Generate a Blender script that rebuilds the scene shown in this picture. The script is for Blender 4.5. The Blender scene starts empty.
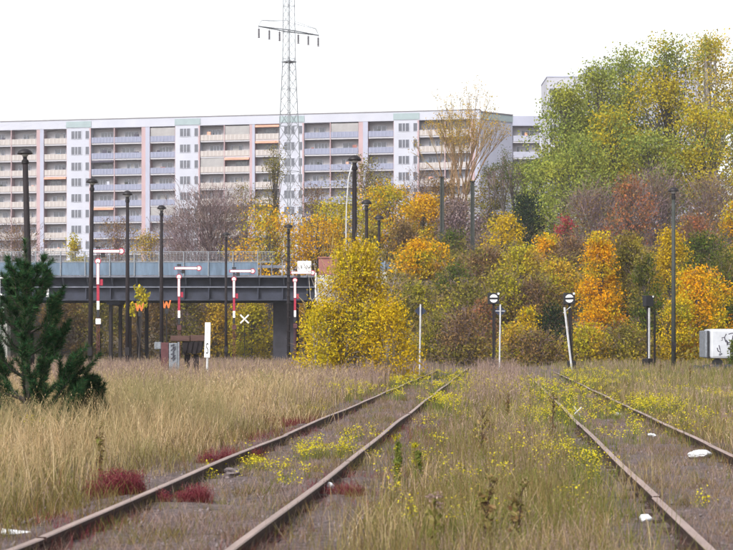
import bpy, bmesh, math, random
import numpy as np
from mathutils import Vector, Matrix
R = math.radians
random.seed(7); rng = np.random.default_rng(7)
sc = bpy.context.scene
C = sc.collection
F = 1800.0; CX = 366.5; HY = 345.0; EYE = 1.55      # photo pixels: focal length, vanishing column, horizon row; eye height (m)

# ------------------------------------------------------------------ camera, sky, sun, exposure
cd = bpy.data.cameras.new('camera'); cam = bpy.data.objects.new('camera', cd); C.objects.link(cam)
cam.location = (0, 0, EYE); cam.rotation_euler = (R(90), 0, 0)
cd.sensor_width = 36.0; cd.lens = F / 733 * 36; cd.shift_y = 70 / 733; cd.clip_start = 0.5; cd.clip_end = 3000
sc.camera = cam
cd.dof.use_dof = True; cd.dof.focus_distance = 55; cd.dof.aperture_fstop = 6.3
w = bpy.data.worlds.new('World'); sc.world = w; w.use_nodes = True
nt = w.node_tree; bg = nt.nodes['Background']
sky = nt.nodes.new('ShaderNodeTexSky'); sky.sky_type = 'NISHITA'; sky.sun_disc = False
SUN_EL, SUN_AZ = 38, 214                        # azimuth clockwise from +Y: behind the camera, a little to the left
sky.sun_elevation = R(SUN_EL); sky.sun_rotation = R(SUN_AZ); sky.air_density = 1.0; sky.dust_density = 3.0; sky.ozone_density = 1.0
hs = nt.nodes.new('ShaderNodeHueSaturation'); hs.inputs['Saturation'].default_value = 0.12   # a closed white cloud cover
nt.links.new(sky.outputs[0], hs.inputs['Color']); nt.links.new(hs.outputs[0], bg.inputs[0]); bg.inputs[1].default_value = 0.15
sl = bpy.data.lights.new('sun', 'SUN'); sun = bpy.data.objects.new('sun', sl); C.objects.link(sun)
sl.energy = 1.5; sl.angle = R(10); sl.color = (1, .95, .87)
d = Vector((math.sin(R(SUN_AZ)) * math.cos(R(SUN_EL)), math.cos(R(SUN_AZ)) * math.cos(R(SUN_EL)), math.sin(R(SUN_EL))))
sun.rotation_euler = d.to_track_quat('Z', 'Y').to_euler(); sun.location = (0, 0, 200)
sc.view_settings.view_transform = 'Standard'; sc.view_settings.look = 'None'; sc.view_settings.gamma = 1
sc.view_settings.exposure = 1.0
sc.render.engine = 'CYCLES'; sc.cycles.max_bounces = 5; sc.cycles.diffuse_bounces = 3; sc.cycles.glossy_bounces = 2; sc.cycles.transmission_bounces = 3; sc.cycles.volume_bounces = 0

# ------------------------------------------------------------------ helpers
def sstep(a, b, x):
    t = np.clip((np.asarray(x, float) - a) / (b - a), 0, 1); return t * t * (3 - 2 * t)
_tab = np.random.default_rng(3).random((256, 256))
def vnoise(x, y, s=1.0):
    x = np.asarray(x, float) * s + 1000; y = np.asarray(y, float) * s + 1000
    i = np.floor(x).astype(int); j = np.floor(y).astype(int); fx = x - i; fy = y - j
    fx = fx * fx * (3 - 2 * fx); fy = fy * fy * (3 - 2 * fy); i &= 255; j &= 255; i1 = (i + 1) & 255; j1 = (j + 1) & 255
    return (_tab[i, j] * (1 - fx) + _tab[i1, j] * fx) * (1 - fy) + (_tab[i, j1] * (1 - fx) + _tab[i1, j1] * fx) * fy
TRK = 0.0728                                     # the tracks' lateral drift per metre of depth
def H(X, Y):                                     # ground height
    X = np.asarray(X, float); Y = np.asarray(Y, float)
    u = X - TRK * Y
    z = (vnoise(X, Y, .35) - .5) * .14 + (vnoise(X + 7, Y, 1.3) - .5) * .05
    bed = np.maximum(1 - sstep(1.2, 2.0, np.abs(u + 2.55)), 1 - sstep(1.2, 2.0, np.abs(u - 2.2)))
    z = z * (1 - bed) + bed * .0
    z = z * (1 - sstep(110, 125, Y)) + .35 * sstep(70, 112, Y) * sstep(6, 14, X)
    right = sstep(-4.5, 3.5, X - (Y - 160) * .01)
    left = 1 - sstep(-37, -32.5, X)
    bank = np.maximum(right, left * sstep(140, 160, Y))
    near = 7.9 * sstep(118, 158, Y)
    far = 6.2 * sstep(176, 205, Y)
    zr = near + far * right
    zl = 9.0 * sstep(186, 228, Y)
    return z + np.maximum(zr * bank, zl)
def h1(x, y): return float(H(x, y))
def PX(px, Y): return (px - CX) / F * Y
def PZ(py, Y): return EYE + (HY - py) / F * Y

def link_mesh(name, me, mat=None, parent=None):
    o = bpy.data.objects.new(name, me); C.objects.link(o)
    if mat is not None:
        for m in (mat if isinstance(mat, (list, tuple)) else [mat]): me.materials.append(m)
    if parent is not None: o.parent = parent
    return o
def fast_mesh(name, V, faces, midx=None):
    """faces: list of integer arrays (M,k)"""
    me = bpy.data.meshes.new(name)
    V = np.ascontiguousarray(V, dtype=np.float32)
    loops = np.concatenate([f.ravel() for f in faces]).astype(np.int32)
    tot = np.concatenate([np.full(len(f), f.shape[1]) for f in faces]).astype(np.int32)
    st = np.concatenate([[0], np.cumsum(tot)[:-1]]).astype(np.int32)
    me.vertices.add(len(V)); me.vertices.foreach_set('co', V.ravel())
    me.loops.add(len(loops)); me.loops.foreach_set('vertex_index', loops)
    me.polygons.add(len(tot)); me.polygons.foreach_set('loop_start', st); me.polygons.foreach_set('loop_total', tot)
    if midx is not None: me.polygons.foreach_set('material_index', np.ascontiguousarray(midx, dtype=np.int32))
    me.update(calc_edges=True); return me
class MB:
    def __init__(s): s.v = []; s.f = []
    def box(s, x0, x1, y0, y1, z0, z1, M=None):
        n = len(s.v)
        p = [(x0, y0, z0), (x1, y0, z0), (x1, y1, z0), (x0, y1, z0), (x0, y0, z1), (x1, y0, z1), (x1, y1, z1), (x0, y1, z1)]
        if M is not None: p = [tuple(M @ Vector(q)) for q in p]
        s.v += p
        s.f += [tuple(n + i for i in q) for q in ((0, 3, 2, 1), (4, 5, 6, 7), (0, 1, 5, 4), (1, 2, 6, 5), (2, 3, 7, 6), (3, 0, 4, 7))]
        return s
    def tube(s, pts, rad, k=6, cap=True):
        pts = [Vector(p) for p in pts]
        rad = [rad] * len(pts) if not hasattr(rad, '__len__') else rad
        base = len(s.v)
        for i, p in enumerate(pts):
            t = (pts[min(i + 1, len(pts) - 1)] - pts[max(i - 1, 0)])
            t = t.normalized() if t.length > 1e-9 else Vector((0, 0, 1))
            a = t.cross(Vector((0, 0, 1)) if abs(t.z) < .95 else Vector((1, 0, 0))).normalized(); b = t.cross(a)
            for j in range(k):
                th = 2 * math.pi * j / k; q = p + (a * math.cos(th) + b * math.sin(th)) * rad[i]; s.v.append((q.x, q.y, q.z))
        for i in range(len(pts) - 1):
            for j in range(k):
                s.f.append((base + i * k + j, base + i * k + (j + 1) % k, base + (i + 1) * k + (j + 1) % k, base + (i + 1) * k + j))
        if cap:
            s.f.append(tuple(base + j for j in range(k))[::-1]); s.f.append(tuple(base + (len(pts) - 1) * k + j for j in range(k)))
        return s
    def bar(s, a, b, wd, dp=None):
        a = Vector(a); b = Vector(b); return s.tube([a, b], wd * .7, 4)
    def lathe(s, prof, k=16, c=(0, 0, 0)):
        base = len(s.v)
        for r, z in prof:
            for j in range(k):
                th = 2 * math.pi * j / k; s.v.append((c[0] + r * math.cos(th), c[1] + r * math.sin(th), c[2] + z))
        for i in range(len(prof) - 1):
            for j in range(k):
                s.f.append((base + i * k + j, base + i * k + (j + 1) % k, base + (i + 1) * k + (j + 1) % k, base + (i + 1) * k + j))
        return s
    def disc(s, c, r, dy=.02, k=20):               # upright disc facing the camera
        n = len(s.v); c = Vector(c)
        for y in (-dy, dy):
            for j in range(k):
                th = 2 * math.pi * j / k; s.v.append((c.x + r * math.cos(th), c.y + y, c.z + r * math.sin(th)))
        s.f.append(tuple(n + j for j in range(k))); s.f.append(tuple(n + k + j for j in reversed(range(k))))
        for j in range(k): s.f.append((n + (j + 1) % k, n + j, n + k + j, n + k + (j + 1) % k))
        return s
    def poly(s, pts, y0, y1):                      # outline in x,z extruded in y
        n = len(s.v); k = len(pts)
        for y in (y0, y1):
            for x, z in pts: s.v.append((x, y, z))
        s.f.append(tuple(range(n, n + k))); s.f.append(tuple(range(n + 2 * k - 1, n + k - 1, -1)))
        for j in range(k): s.f.append((n + (j + 1) % k, n + j, n + k + j, n + k + (j + 1) % k))
        return s
    def mesh(s, name, smooth=False):
        me = bpy.data.meshes.new(name); me.from_pydata(s.v, [], s.f); me.validate()
        if smooth: me.polygons.foreach_set('use_smooth', [True] * len(me.polygons))
        me.update(); return me
    def build(s, name, mat, parent=None, bevel=0, smooth=False):
        o = link_mesh(name, s.mesh(name, smooth), mat, parent)
        if bevel:
            m = o.modifiers.new('b', 'BEVEL'); m.width = bevel; m.segments = 2; m.limit_method = 'ANGLE'
        return o
def tag(o, label=None, cat=None, group=None, kind=None):
    if label: o['label'] = label
    if cat: o['category'] = cat
    if group: o['group'] = group
    if kind: o['kind'] = kind
    return o
def empty(name, loc, label=None, cat=None, group=None, rz=0):
    o = bpy.data.objects.new(name, None); C.objects.link(o); o.location = loc; o.rotation_euler = (0, 0, rz); o.empty_display_size = .2
    return tag(o, label, cat, group)
def copy_of(o, parent, loc=None):
    c = o.copy(); C.objects.link(c); c.parent = parent
    if loc is not None: c.location = loc
    return c
def copy_tree(o, parent=None):
    c = o.copy(); C.objects.link(c); c.parent = parent
    for ch in list(o.children): copy_tree(ch, c)
    return c

# ------------------------------------------------------------------ materials
MATS = {}
def mat(name, col, rough=.8, var=.25, scale=6, metal=0, bump=0, bscale=40, spec=.3, col2=None, coord='Object', stretch=None):
    m = bpy.data.materials.new(name); m.use_nodes = True; MATS[name] = m
    n = m.node_tree.nodes; l = m.node_tree.links; b = n['Principled BSDF']
    tc = n.new('ShaderNodeTexCoord'); src = tc.outputs[coord]
    if stretch:
        mp = n.new('ShaderNodeMapping'); mp.inputs['Scale'].default_value = stretch; l.new(src, mp.inputs[0]); src = mp.outputs[0]
    nz = n.new('ShaderNodeTexNoise'); nz.inputs['Scale'].default_value = scale; nz.inputs['Detail'].default_value = 6; nz.inputs['Roughness'].default_value = .65
    l.new(src, nz.inputs['Vector'])
    cr = n.new('ShaderNodeValToRGB'); cr.color_ramp.elements[0].position = .32; cr.color_ramp.elements[1].position = .7
    c2 = col2 or tuple(min(1, c * (1 + var)) for c in col); c1 = tuple(c * (1 - var) for c in col) if not col2 else col
    cr.color_ramp.elements[0].color = (*c1, 1); cr.color_ramp.elements[1].color = (*c2, 1)
    l.new(nz.outputs['Fac'], cr.inputs[0]); l.new(cr.outputs[0], b.inputs['Base Color'])
    b.inputs['Roughness'].default_value = rough; b.inputs['Metallic'].default_value = metal; b.inputs['Specular IOR Level'].default_value = spec
    if bump:
        nb = n.new('ShaderNodeTexNoise'); nb.inputs['Scale'].default_value = bscale; nb.inputs['Detail'].default_value = 4; l.new(src, nb.inputs['Vector'])
        bp = n.new('ShaderNodeBump'); bp.inputs['Strength'].default_value = bump; bp.inputs['Distance'].default_value = .02
        l.new(nb.outputs['Fac'], bp.inputs['Height']); l.new(bp.outputs[0], b.inputs['Normal'])
    return m
def leafmat(name, cols, patch=None, pscale=.5, trans=.3, pfac=.6):
    """each leaf or blade takes its own colour from cols; patch tints whole clumps"""
    m = bpy.data.materials.new(name); m.use_nodes = True; MATS[name] = m
    n = m.node_tree.nodes; l = m.node_tree.links; n.remove(n['Principled BSDF']); out = n['Material Output']
    g = n.new('ShaderNodeNewGeometry'); cr = n.new('ShaderNodeValToRGB'); e = cr.color_ramp.elements
    while len(e) < len(cols): e.new(.5)
    for i, c in enumerate(cols): e[i].position = i / max(1, len(cols) - 1); e[i].color = (*c, 1)
    l.new(g.outputs['Random Per Island'], cr.inputs[0]); col = cr.outputs[0]
    if patch:
        tc = n.new('ShaderNodeTexCoord'); nz = n.new('ShaderNodeTexNoise'); nz.inputs['Scale'].default_value = pscale; nz.inputs['Detail'].default_value = 3
        l.new(tc.outputs['Object'], nz.inputs['Vector'])
        mr = n.new('ShaderNodeMapRange'); mr.inputs[1].default_value = .45; mr.inputs[2].default_value = .62; mr.inputs[4].default_value = pfac
        l.new(nz.outputs['Fac'], mr.inputs[0])
        mx = n.new('ShaderNodeMix'); mx.data_type = 'RGBA'; l.new(mr.outputs[0], mx.inputs[0]); l.new(col, mx.inputs[6]); mx.inputs[7].default_value = (*patch, 1); col = mx.outputs[2]
    df = n.new('ShaderNodeBsdfDiffuse'); tr = n.new('ShaderNodeBsdfTranslucent'); ms = n.new('ShaderNodeMixShader'); ms.inputs[0].default_value = trans
    l.new(col, df.inputs[0]); l.new(col, tr.inputs[0]); l.new(df.outputs[0], ms.inputs[1]); l.new(tr.outputs[0], ms.inputs[2]); l.new(ms.outputs[0], out.inputs[0])
    return m
M = MATS
mat('soil', (.06, .048, .032), .95, col2=(.14, .105, .07), scale=2.2, bump=.6, bscale=18)
mat('ballast', (.04, .03, .03), .95, col2=(.18, .135, .135), scale=14, bump=1, bscale=34)
mat('stone', (.17, .14, .145), .9, var=.5, scale=3, bump=.3)
mat('rail_rust_shade', (.032, .015, .013), .8, var=.5, scale=8, bump=.25, bscale=60)  # rust, darkened so its colour also holds the shadow below the rail head
mat('rail_head', (.27, .195, .175), .55, var=.3, scale=5, spec=.5, stretch=(1, .15, 1))
mat('sleeper_wood', (.08, .06, .052), .95, var=.4, scale=7, bump=.4)
mat('dark_mast', (.008, .006, .008), .7, var=.4, scale=3)
mat('brown_mast', (.011, .007, .009), .75, var=.4, scale=3)
mat('green_mast', (.035, .04, .036), .7, var=.25, scale=2)
mat('hood', (.014, .011, .014), .5, var=.3, scale=8)
mat('hood_glass', (.30, .29, .28), .3, var=.1)
mat('white_paint', (.78, .77, .77), .6, var=.08, scale=4)
mat('trailer_white', (.42, .435, .475), .6, var=.15, scale=1.5)
mat('red_paint', (.33, .018, .045), .6, var=.25, scale=6)
mat('semaphore_mast', (.10, .02, .025), .7, var=.4, scale=3)
mat('orange_paint', (.55, .14, .03), .6, var=.2, scale=8)
mat('black_paint', (.014, .014, .017), .5, var=.3)
mat('blue_black', (.018, .024, .05), .5, var=.3)
mat('pale_steel', (.42, .42, .43), .5, var=.2, scale=5)
mat('bridge_blue', (.10, .145, .205), .6, var=.3, scale=1.6, stretch=(1, 1, .25))
mat('bridge_girder', (.026, .03, .048), .7, var=.35, scale=1.5)
mat('bridge_flange', (.12, .13, .165), .65, var=.3, scale=1.5)
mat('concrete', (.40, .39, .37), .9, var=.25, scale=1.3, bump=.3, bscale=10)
mat('concrete_dark', (.036, .035, .045), .9, var=.35, scale=1.0, bump=.3, bscale=10)  # dark enough to carry the shade under the bridge; footings and rubble share it
mat('brown_sheet', (.25, .105, .09), .8, var=.25, scale=2)
mat('fence_wire', (.2, .22, .25), .6, var=.2)
mat('tower_steel', (.15, .16, .175), .6, var=.25, scale=2)
mat('insulator', (.055, .035, .045), .3, var=.2)
mat('panel_white', (.39, .40, .465), .85, var=.06, scale=.25)
mat('panel_lilac', (.32, .33, .415), .85, var=.08, scale=.25)
mat('panel_pink', (.37, .265, .28), .85, var=.1, scale=.3)
mat('panel_grey', (.38, .38, .43), .85, var=.1, scale=.25)
mat('loggia_back', (.40, .385, .41), .85, var=.12, scale=.4)
mat('cream', (.36, .325, .315), .8, var=.08, scale=.5)
mat('cream_rib', (.43, .40, .395), .8, var=.05)
mat('blue_panel', (.21, .225, .31), .8, var=.1, scale=.5)
mat('blue_rib', (.25, .26, .35), .8, var=.08)
mat('grey_panel', (.33, .34, .42), .8, var=.1, scale=.5)
mat('slab_edge', (.42, .415, .45), .8, var=.08, scale=.5)
mat('teal_cap', (.25, .31, .33), .7, var=.1, scale=.5)
mat('roof_edge', (.2, .19, .2), .8)
mat('glass', (.07, .075, .1), .15, var=.5, scale=.35, spec=.5)
mat('curtain', (.27, .26, .265), .5, var=.2, scale=.5)
mat('awning', (.62, .30, .22), .8, var=.2, scale=.5)
mat('dark_cloth', (.06, .055, .08), .8, var=.3, scale=.7)
mat('bark', (.06, .05, .045), .95, var=.45, scale=6)
mat('pale_bark', (.30, .27, .25), .9, var=.6, scale=3)
mat('tan_bark', (.22, .135, .07), .9, var=.35, scale=3)
mat('mauve_bark', (.125, .085, .095), .95, var=.3, scale=3)
mat('plastic', (.6, .61, .64), .4, var=.06, scale=12)
mat('rust_red', (.085, .032, .036), .75, var=.35, scale=5)
mat('grey_sheet', (.16, .175, .2), .7, var=.35, scale=9)
mat('old_timber', (.075, .042, .036), .9, var=.35, scale=6, stretch=(1, 4, 4))
mat('old_iron', (.014, .010, .012), .8, var=.4, scale=6)
mat('asphalt', (.06, .06, .062), .9, var=.2)
mat('dry_stalk', (.06, .035, .026), .9, var=.4, scale=8)

leafmat('straw', [(.2, .135, .07), (.5, .36, .2), (.34, .235, .13), (.62, .48, .31), (.18, .16, .065), (.46, .3, .16)], (.21, .195, .085), .3, .25, .75)
leafmat('mauve_grass', [(.11, .075, .07), (.30, .21, .185), (.2, .14, .125), (.40, .30, .25)], (.24, .165, .11), .3, .25, .5)
leafmat('olive_grass', [(.06, .075, .016), (.17, .165, .04), (.25, .2, .075), (.1, .12, .022), (.33, .27, .115)], (.085, .12, .016), .35, .25, .6)
leafmat('brown_weed', [(.05, .032, .02), (.2, .12, .06), (.1, .11, .025), (.3, .215, .1), (.1, .1, .022), (.16, .075, .045)], (.13, .1, .035), .6, .2, .5)
leafmat('moss', [(.07, .05, .05), (.25, .185, .185), (.16, .115, .12), (.34, .27, .25), (.13, .075, .065)], (.13, .065, .065), 1.2, .1, .55)
leafmat('crimson', [(.07, .008, .02), (.2, .028, .055), (.1, .02, .022), (.26, .07, .085), (.16, .07, .06)], (.1, .03, .02), 1.5, .25, .5)
leafmat('green_stem', [(.06, .085, .02), (.14, .16, .035), (.2, .2, .05)], None, 1, .25)
leafmat('yellow_flower', [(.5, .42, .02), (.58, .5, .03), (.4, .38, .04), (.6, .45, .02)], None, 1, .3)
leafmat('yellow_leaf', [(.5, .32, .006), (.66, .45, .012), (.34, .23, .01), (.58, .42, .02)], (.36, .24, .01), .5)
leafmat('gold', [(.62, .29, .003), (.78, .43, .006), (.34, .16, .005), (.8, .5, .012)], (.26, .18, .012), .45)
leafmat('gold_pale', [(.5, .28, .02), (.58, .38, .035), (.34, .2, .02), (.3, .25, .03)], (.26, .23, .025), .35)
leafmat('orange', [(.66, .27, .003), (.8, .39, .006), (.4, .16, .004), (.72, .46, .015)], (.4, .24, .01), .6, .3, .5)
leafmat('birch_yellow', [(.42, .34, .014), (.6, .45, .02), (.24, .22, .014), (.68, .5, .022)], (.5, .3, .01), .55)
leafmat('yellow_green', [(.25, .25, .016), (.45, .38, .02), (.15, .16, .014), (.54, .44, .025)], (.5, .34, .018), .4)
leafmat('poplar', [(.15, .2, .04), (.26, .31, .06), (.09, .13, .03), (.36, .37, .08)], (.34, .32, .035), .22)
leafmat('poplar_gold', [(.55, .38, .035), (.68, .49, .06), (.34, .28, .025), (.72, .54, .09)], (.24, .23, .02), .22)
leafmat('green_leaf', [(.04, .075, .012), (.1, .14, .02), (.025, .045, .012), (.15, .16, .03)], (.14, .13, .022), .4)
leafmat('dark_leaf', [(.006, .016, .009), (.022, .042, .016), (.012, .022, .014), (.045, .06, .024)], None)
leafmat('olive_leaf', [(.13, .135, .022), (.24, .21, .038), (.07, .075, .016), (.32, .26, .045)], (.22, .14, .03), .45)
leafmat('brown_leaf', [(.14, .08, .04), (.23, .14, .06), (.07, .04, .026), (.28, .18, .055)], (.24, .16, .022), .5)
leafmat('rust_leaf', [(.3, .09, .04), (.42, .15, .06), (.16, .05, .035), (.42, .22, .08)], (.17, .12, .04), .6)
leafmat('red_leaf', [(.28, .03, .05), (.36, .06, .06), (.17, .025, .04)], None)
leafmat('mauve_twig', [(.15, .105, .12), (.22, .155, .165), (.105, .07, .085), (.25, .18, .16)], (.17, .13, .09), .4, .1)
leafmat('tan_twig', [(.3, .19, .08), (.4, .26, .1), (.22, .14, .07), (.26, .22, .09)], (.22, .17, .09), .4, .15)
leafmat('pine_needle', [(.004, .02, .008), (.02, .07, .026), (.01, .04, .016), (.05, .12, .045), (.07, .055, .025)], None, 1, .1)
leafmat('scrub', [(.1, .1, .02), (.22, .19, .036), (.13, .09, .036), (.27, .19, .06), (.045, .05, .014), (.16, .1, .075)], (.3, .24, .02), .16, .2, .5)

# ------------------------------------------------------------------ ground and track beds
def grid_sheet(name, xs, ys, zf, m, kind='structure'):
    XX, YY = np.meshgrid(xs, ys); ZZ = zf(XX, YY); nx = len(xs)
    V = np.stack([XX.ravel(), YY.ravel(), ZZ.ravel()], 1)
    i, j = np.meshgrid(np.arange(nx - 1), np.arange(len(ys) - 1)); a = (j * nx + i).ravel()
    me = fast_mesh(name, V, [np.stack([a, a + 1, a + nx + 1, a + nx], 1)])
    me.polygons.foreach_set('use_smooth', [True] * len(me.polygons))
    o = link_mesh(name, me, m); o['kind'] = kind; return o
xs = np.concatenate([np.arange(-420, -60, 20), np.arange(-60, -12, 1.5), np.arange(-12, 14, .4), np.arange(14, 60, 1.5), np.arange(60, 421, 20)])
ys = np.concatenate([np.arange(-60, 0, 10), np.arange(0, 60, .5), np.arange(60, 120, 1.5), np.arange(120, 260, 2), np.arange(260, 721, 20)])
grid_sheet('ground', xs, ys, H, M['soil'])
def bed(c):
    us = np.linspace(-1.75, 1.75, 29); ys = np.arange(-6, 112, .4); UU, YY = np.meshgrid(us, ys)
    XX = c + UU + TRK * YY + (vnoise(UU * 0 + 3, YY, .7) - .5) * .3 * np.sign(UU) * (np.abs(UU) > 1.4)
    prof = .035 * (1 - sstep(1.15, 1.75, np.abs(UU))) - .03 * sstep(1.5, 1.75, np.abs(UU))
    ZZ = H(XX, YY) + .006 + prof + (vnoise(XX, YY, 3) - .5) * .05 * (1 - sstep(1.3, 1.7, np.abs(UU))) + (vnoise(XX, YY + 9, 9) - .5) * .02
    V = np.stack([XX.ravel(), YY.ravel(), ZZ.ravel()], 1); nx = 29
    i, j = np.meshgrid(np.arange(nx - 1), np.arange(len(ys) - 1)); a = (j * nx + i).ravel()
    me = fast_mesh('track_bed', V, [np.stack([a, a + 1, a + nx + 1, a + nx], 1)]); me.polygons.foreach_set('use_smooth', [True] * len(me.polygons))
    link_mesh('track_bed', me, M['ballast'])['kind'] = 'structure'
bed(-2.55); bed(2.2)

# ------------------------------------------------------------------ railway tracks
def rail_mesh(L, seed):
    prof = [(-.062, 0), (.062, 0), (.062, .012), (.012, .028), (.009, .1), (.034, .112), (.036, .142), (.028, .15), (-.028, .15), (-.036, .142), (-.034, .112), (-.009, .1), (-.012, .028), (-.062, .012)]
    n = 16; V = []; Fq = []; mi = []
    r = random.Random(seed)
    for i in range(n):
        t = i / (n - 1); y = L * t; wob = .012 * math.sin(t * 5 + seed) ; dz = -.009 * (abs(2 * t - 1) ** 3) + .006 * math.sin(t * 9 + seed)
        for x, z in prof: V.append((x + TRK * y + wob, y, z + dz))
    k = len(prof)
    for i in range(n - 1):
        for j in range(k):
            Fq.append((i * k + j, i * k + (j + 1) % k, (i + 1) * k + (j + 1) % k, (i + 1) * k + j)); mi.append(1 if j in (7, 6, 8) else 0)
    me = bpy.data.meshes.new('rail'); caps = [tuple(range(k))[::-1], tuple(range((n - 1) * k, n * k))]
    me.from_pydata(V, [], Fq + caps); me.polygons.foreach_set('material_index', mi + [0, 0]); me.update(); return me
RAILS = [rail_mesh(14.98, s) for s in (1, 2.3, 3.9)]
fp = MB()
for sx in (-1, 1):
    fp.box(sx * .022 - .012, sx * .022 + .012, -.32, .32, .03, .1)
    for y in (-.24, -.08, .08, .24): fp.lathe([(.02, 0), (.02, .018), (.0, .018)], 6, (sx * .04, y, .06))
FISH = fp.mesh('fishplate'); FISH.materials.append(M['rail_rust_shade'])
SLP = MB().box(-1.3, 1.3, -.13, .13, -.14, 0).mesh('sleeper'); SLP.materials.append(M['sleeper_wood'])
CHR = MB().box(-.1, .1, -.09, .09, 0, .03).mesh('rail_chair'); CHR.materials.append(M['rail_rust_shade'])
for me in RAILS: me.materials.append(M['rail_rust_shade']); me.materials.append(M['rail_head'])
def track(c, y0, label):
    t = empty('railway_track', (c, 0, 0), label, 'railway track')
    for s, off in ((-1, 0), (1, 6.5)):
        y = y0 - off; k = 0
        while y < 100:
            o = bpy.data.objects.new('rail', RAILS[(k + (s > 0)) % 3]); C.objects.link(o); o.parent = t
            o.location = (s * .75 + TRK * y, y, .02)
            f = bpy.data.objects.new('fishplate', FISH); C.objects.link(f); f.parent = o; f.location = (0, 0, -.02); f.rotation_euler = (0, 0, -math.atan(TRK))
            y += 15; k += 1
    y = 6.0
    while y < 48:
        o = bpy.data.objects.new('sleeper', SLP); C.objects.link(o); o.parent = t
        o.location = (TRK * y + random.uniform(-.04, .04), y, .03 + random.uniform(-.015, .01)); o.rotation_euler = (random.uniform(-.02, .02), 0, -math.atan(TRK) + random.uniform(-.02, .02))
        for s in (-1, 1):
            h = bpy.data.objects.new('rail_chair', CHR); C.objects.link(h); h.parent = o; h.location = (s * .75, 0, 0)
        y += .66
track(-2.55, -2.0, 'rusty railway track at left running from the lower left corner towards the yellow shrub')
track(2.2, 1.5, 'rusty overgrown railway track at right leaving the frame at the lower right')

# ------------------------------------------------------------------ road bridge
BY = 164.0
def bx(px): return PX(px, BY)
def bz(py): return PZ(py, BY)
XL, XR = bx(-70), bx(316)
br = empty('road_bridge', (bx(150), BY, 0), 'long dark steel girder road bridge with blue-grey parapet crossing above the semaphores', 'bridge')
o0 = Vector((bx(150), BY, 0))
def bpart(name, boxes, m, parent=None, bevel=0):
    mb = MB()
    for b in boxes: mb.box(b[0] - o0.x, b[1] - o0.x, b[2] - BY, b[3] - BY, b[4], b[5])
    return mb.build(name, m, br, bevel)
bpart('deck', [(XL, XR, BY - .25, BY + 13, bz(277.5), bz(275.5)), (XL, XR, BY + 1.2, BY + 12, bz(279), bz(277.5) - .003)], M['bridge_flange'])
bpart('upper_web', [(XL, XR, BY + 1.1, BY + 1.2, bz(287), bz(277.5) - .005)], M['bridge_girder'])
bpart('flange', [(XL, XR, BY + .05, BY + 1.3, bz(287.6), bz(286.4))], M['bridge_flange'])
bpart('girder_web', [(XL, XR, BY + .5, BY + .56, bz(299), bz(287.6) - .003)], M['bridge_girder'])
bpart('bottom_flange', [(XL, XR, BY + .2, BY + .86, bz(300.4), bz(299) - .003)], M['bridge_girder'])
for yy in (4.5, 8, 11.5):
    bpart('inner_girder', [(XL, XR, BY + yy, BY + yy + .3, bz(300), bz(280))], M['bridge_girder'])
px = -62.0; k = 0
while px < 312:
    mb = MB(); x = bx(px) - o0.x
    mb.box(x - .05, x + .05, .1, .5, bz(299) + .01, bz(287.6) - .01)
    mb.build('stiffener', M['bridge_girder'], br)
    mb = MB(); mb.poly([(0, 0), (.9, 0), (.9, -.75)], -.05, .05)
    me = mb.mesh('bracket'); o = link_mesh('bracket', me, M['bridge_flange'], br); o.rotation_euler = (0, 0, R(90)); o.location = (x + .1, .12, bz(277.8))
    mb = MB(); mb.box(x - .04, x + .04, -.36, -.27, bz(276.4), bz(251.5) if px < 272 else bz(260))
    mb.build('fence_post', M['fence_wire'], br)
    if px + 24.6 < 280: bpart('parapet_panel', [(bx(px + .4), bx(px + 24.2), BY - .22, BY - .17, bz(275.3), bz(262.6))], M['bridge_blue'], bevel=.02)
    px += 24.6; k += 1
bpart('handrail', [(XL, bx(275), BY - .26, BY - .14, bz(262.5), bz(261.6)), (XL, bx(275), BY - .27, BY - .24, bz(252.2), bz(251.6))], M['fence_wire'])
mb = MB()
for i in range(5):
    z = bz(253.5 + i * 1.8); mb.box(XL - o0.x, bx(275) - o0.x, -.262, -.25, z - .012, z + .012)
x = XL
while x < bx(275): mb.box(x - .01 - o0.x, x + .01 - o0.x, -.249, -.237, bz(261.5), bz(252)); x += .3
mb.build('fence_mesh', M['fence_wire'], br)
bpart('far_railing', [(XL, bx(275), BY + 12.6, BY + 12.66, bz(262), bz(259))] + [(bx(p), bx(p) + .1, BY + 12.5, BY + 12.6, bz(275), bz(257)) for p in range(-60, 276, 12)], M['bridge_flange'])
bpart('end_strip', [(bx(315), bx(316.6), BY - .4, BY - .3, bz(301), bz(273))], M['white_paint'])
bpart('end_strip', [(bx(47), bx(49.5), BY - .4, BY - .3, bz(297), bz(274))], M['white_paint'])
for i, p in enumerate((108.5, 114.5, 120.5, 126.5, 131.5)):
    mb = MB(); mb.lathe([(.21, 0), (.19, .3), (.18, bz(300.6))], 12)
    c = mb.build('column', M['black_paint'] if False else M['old_iron'], br, smooth=True); c.location = (bx(p) - o0.x + .02 * i, 1.5 + i * 2.3, 0)
bpart('cap_beam', [(bx(105), bx(109.5) + .8, BY + 1.0, BY + 12, bz(301.5) - .25, bz(300.4) - .005)], M['bridge_girder'])
ab = empty('bridge_abutment', (bx(300), BY, 0), 'pale concrete abutment wall carrying the right end of the road bridge', 'abutment')
a0 = bx(300)
def apart(name, bb, m, bevel=0):
    mb = MB()
    for b in bb: mb.box(b[0] - a0, b[1] - a0, b[2] - BY, b[3] - BY, b[4], b[5])
    return mb.build(name, m, ab, bevel)
apart('pier_wall', [(bx(271), bx(294), BY + 3.5, BY + 12, -.3, bz(301.2))], M['concrete_dark'], .03)  # shade beneath the deck is put into the wall's dark colour
apart('back_wall', [(bx(303) + .01, bx(316), BY + 6, BY + 12, -.3, bz(301.5))], M['concrete_dark'])
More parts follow.
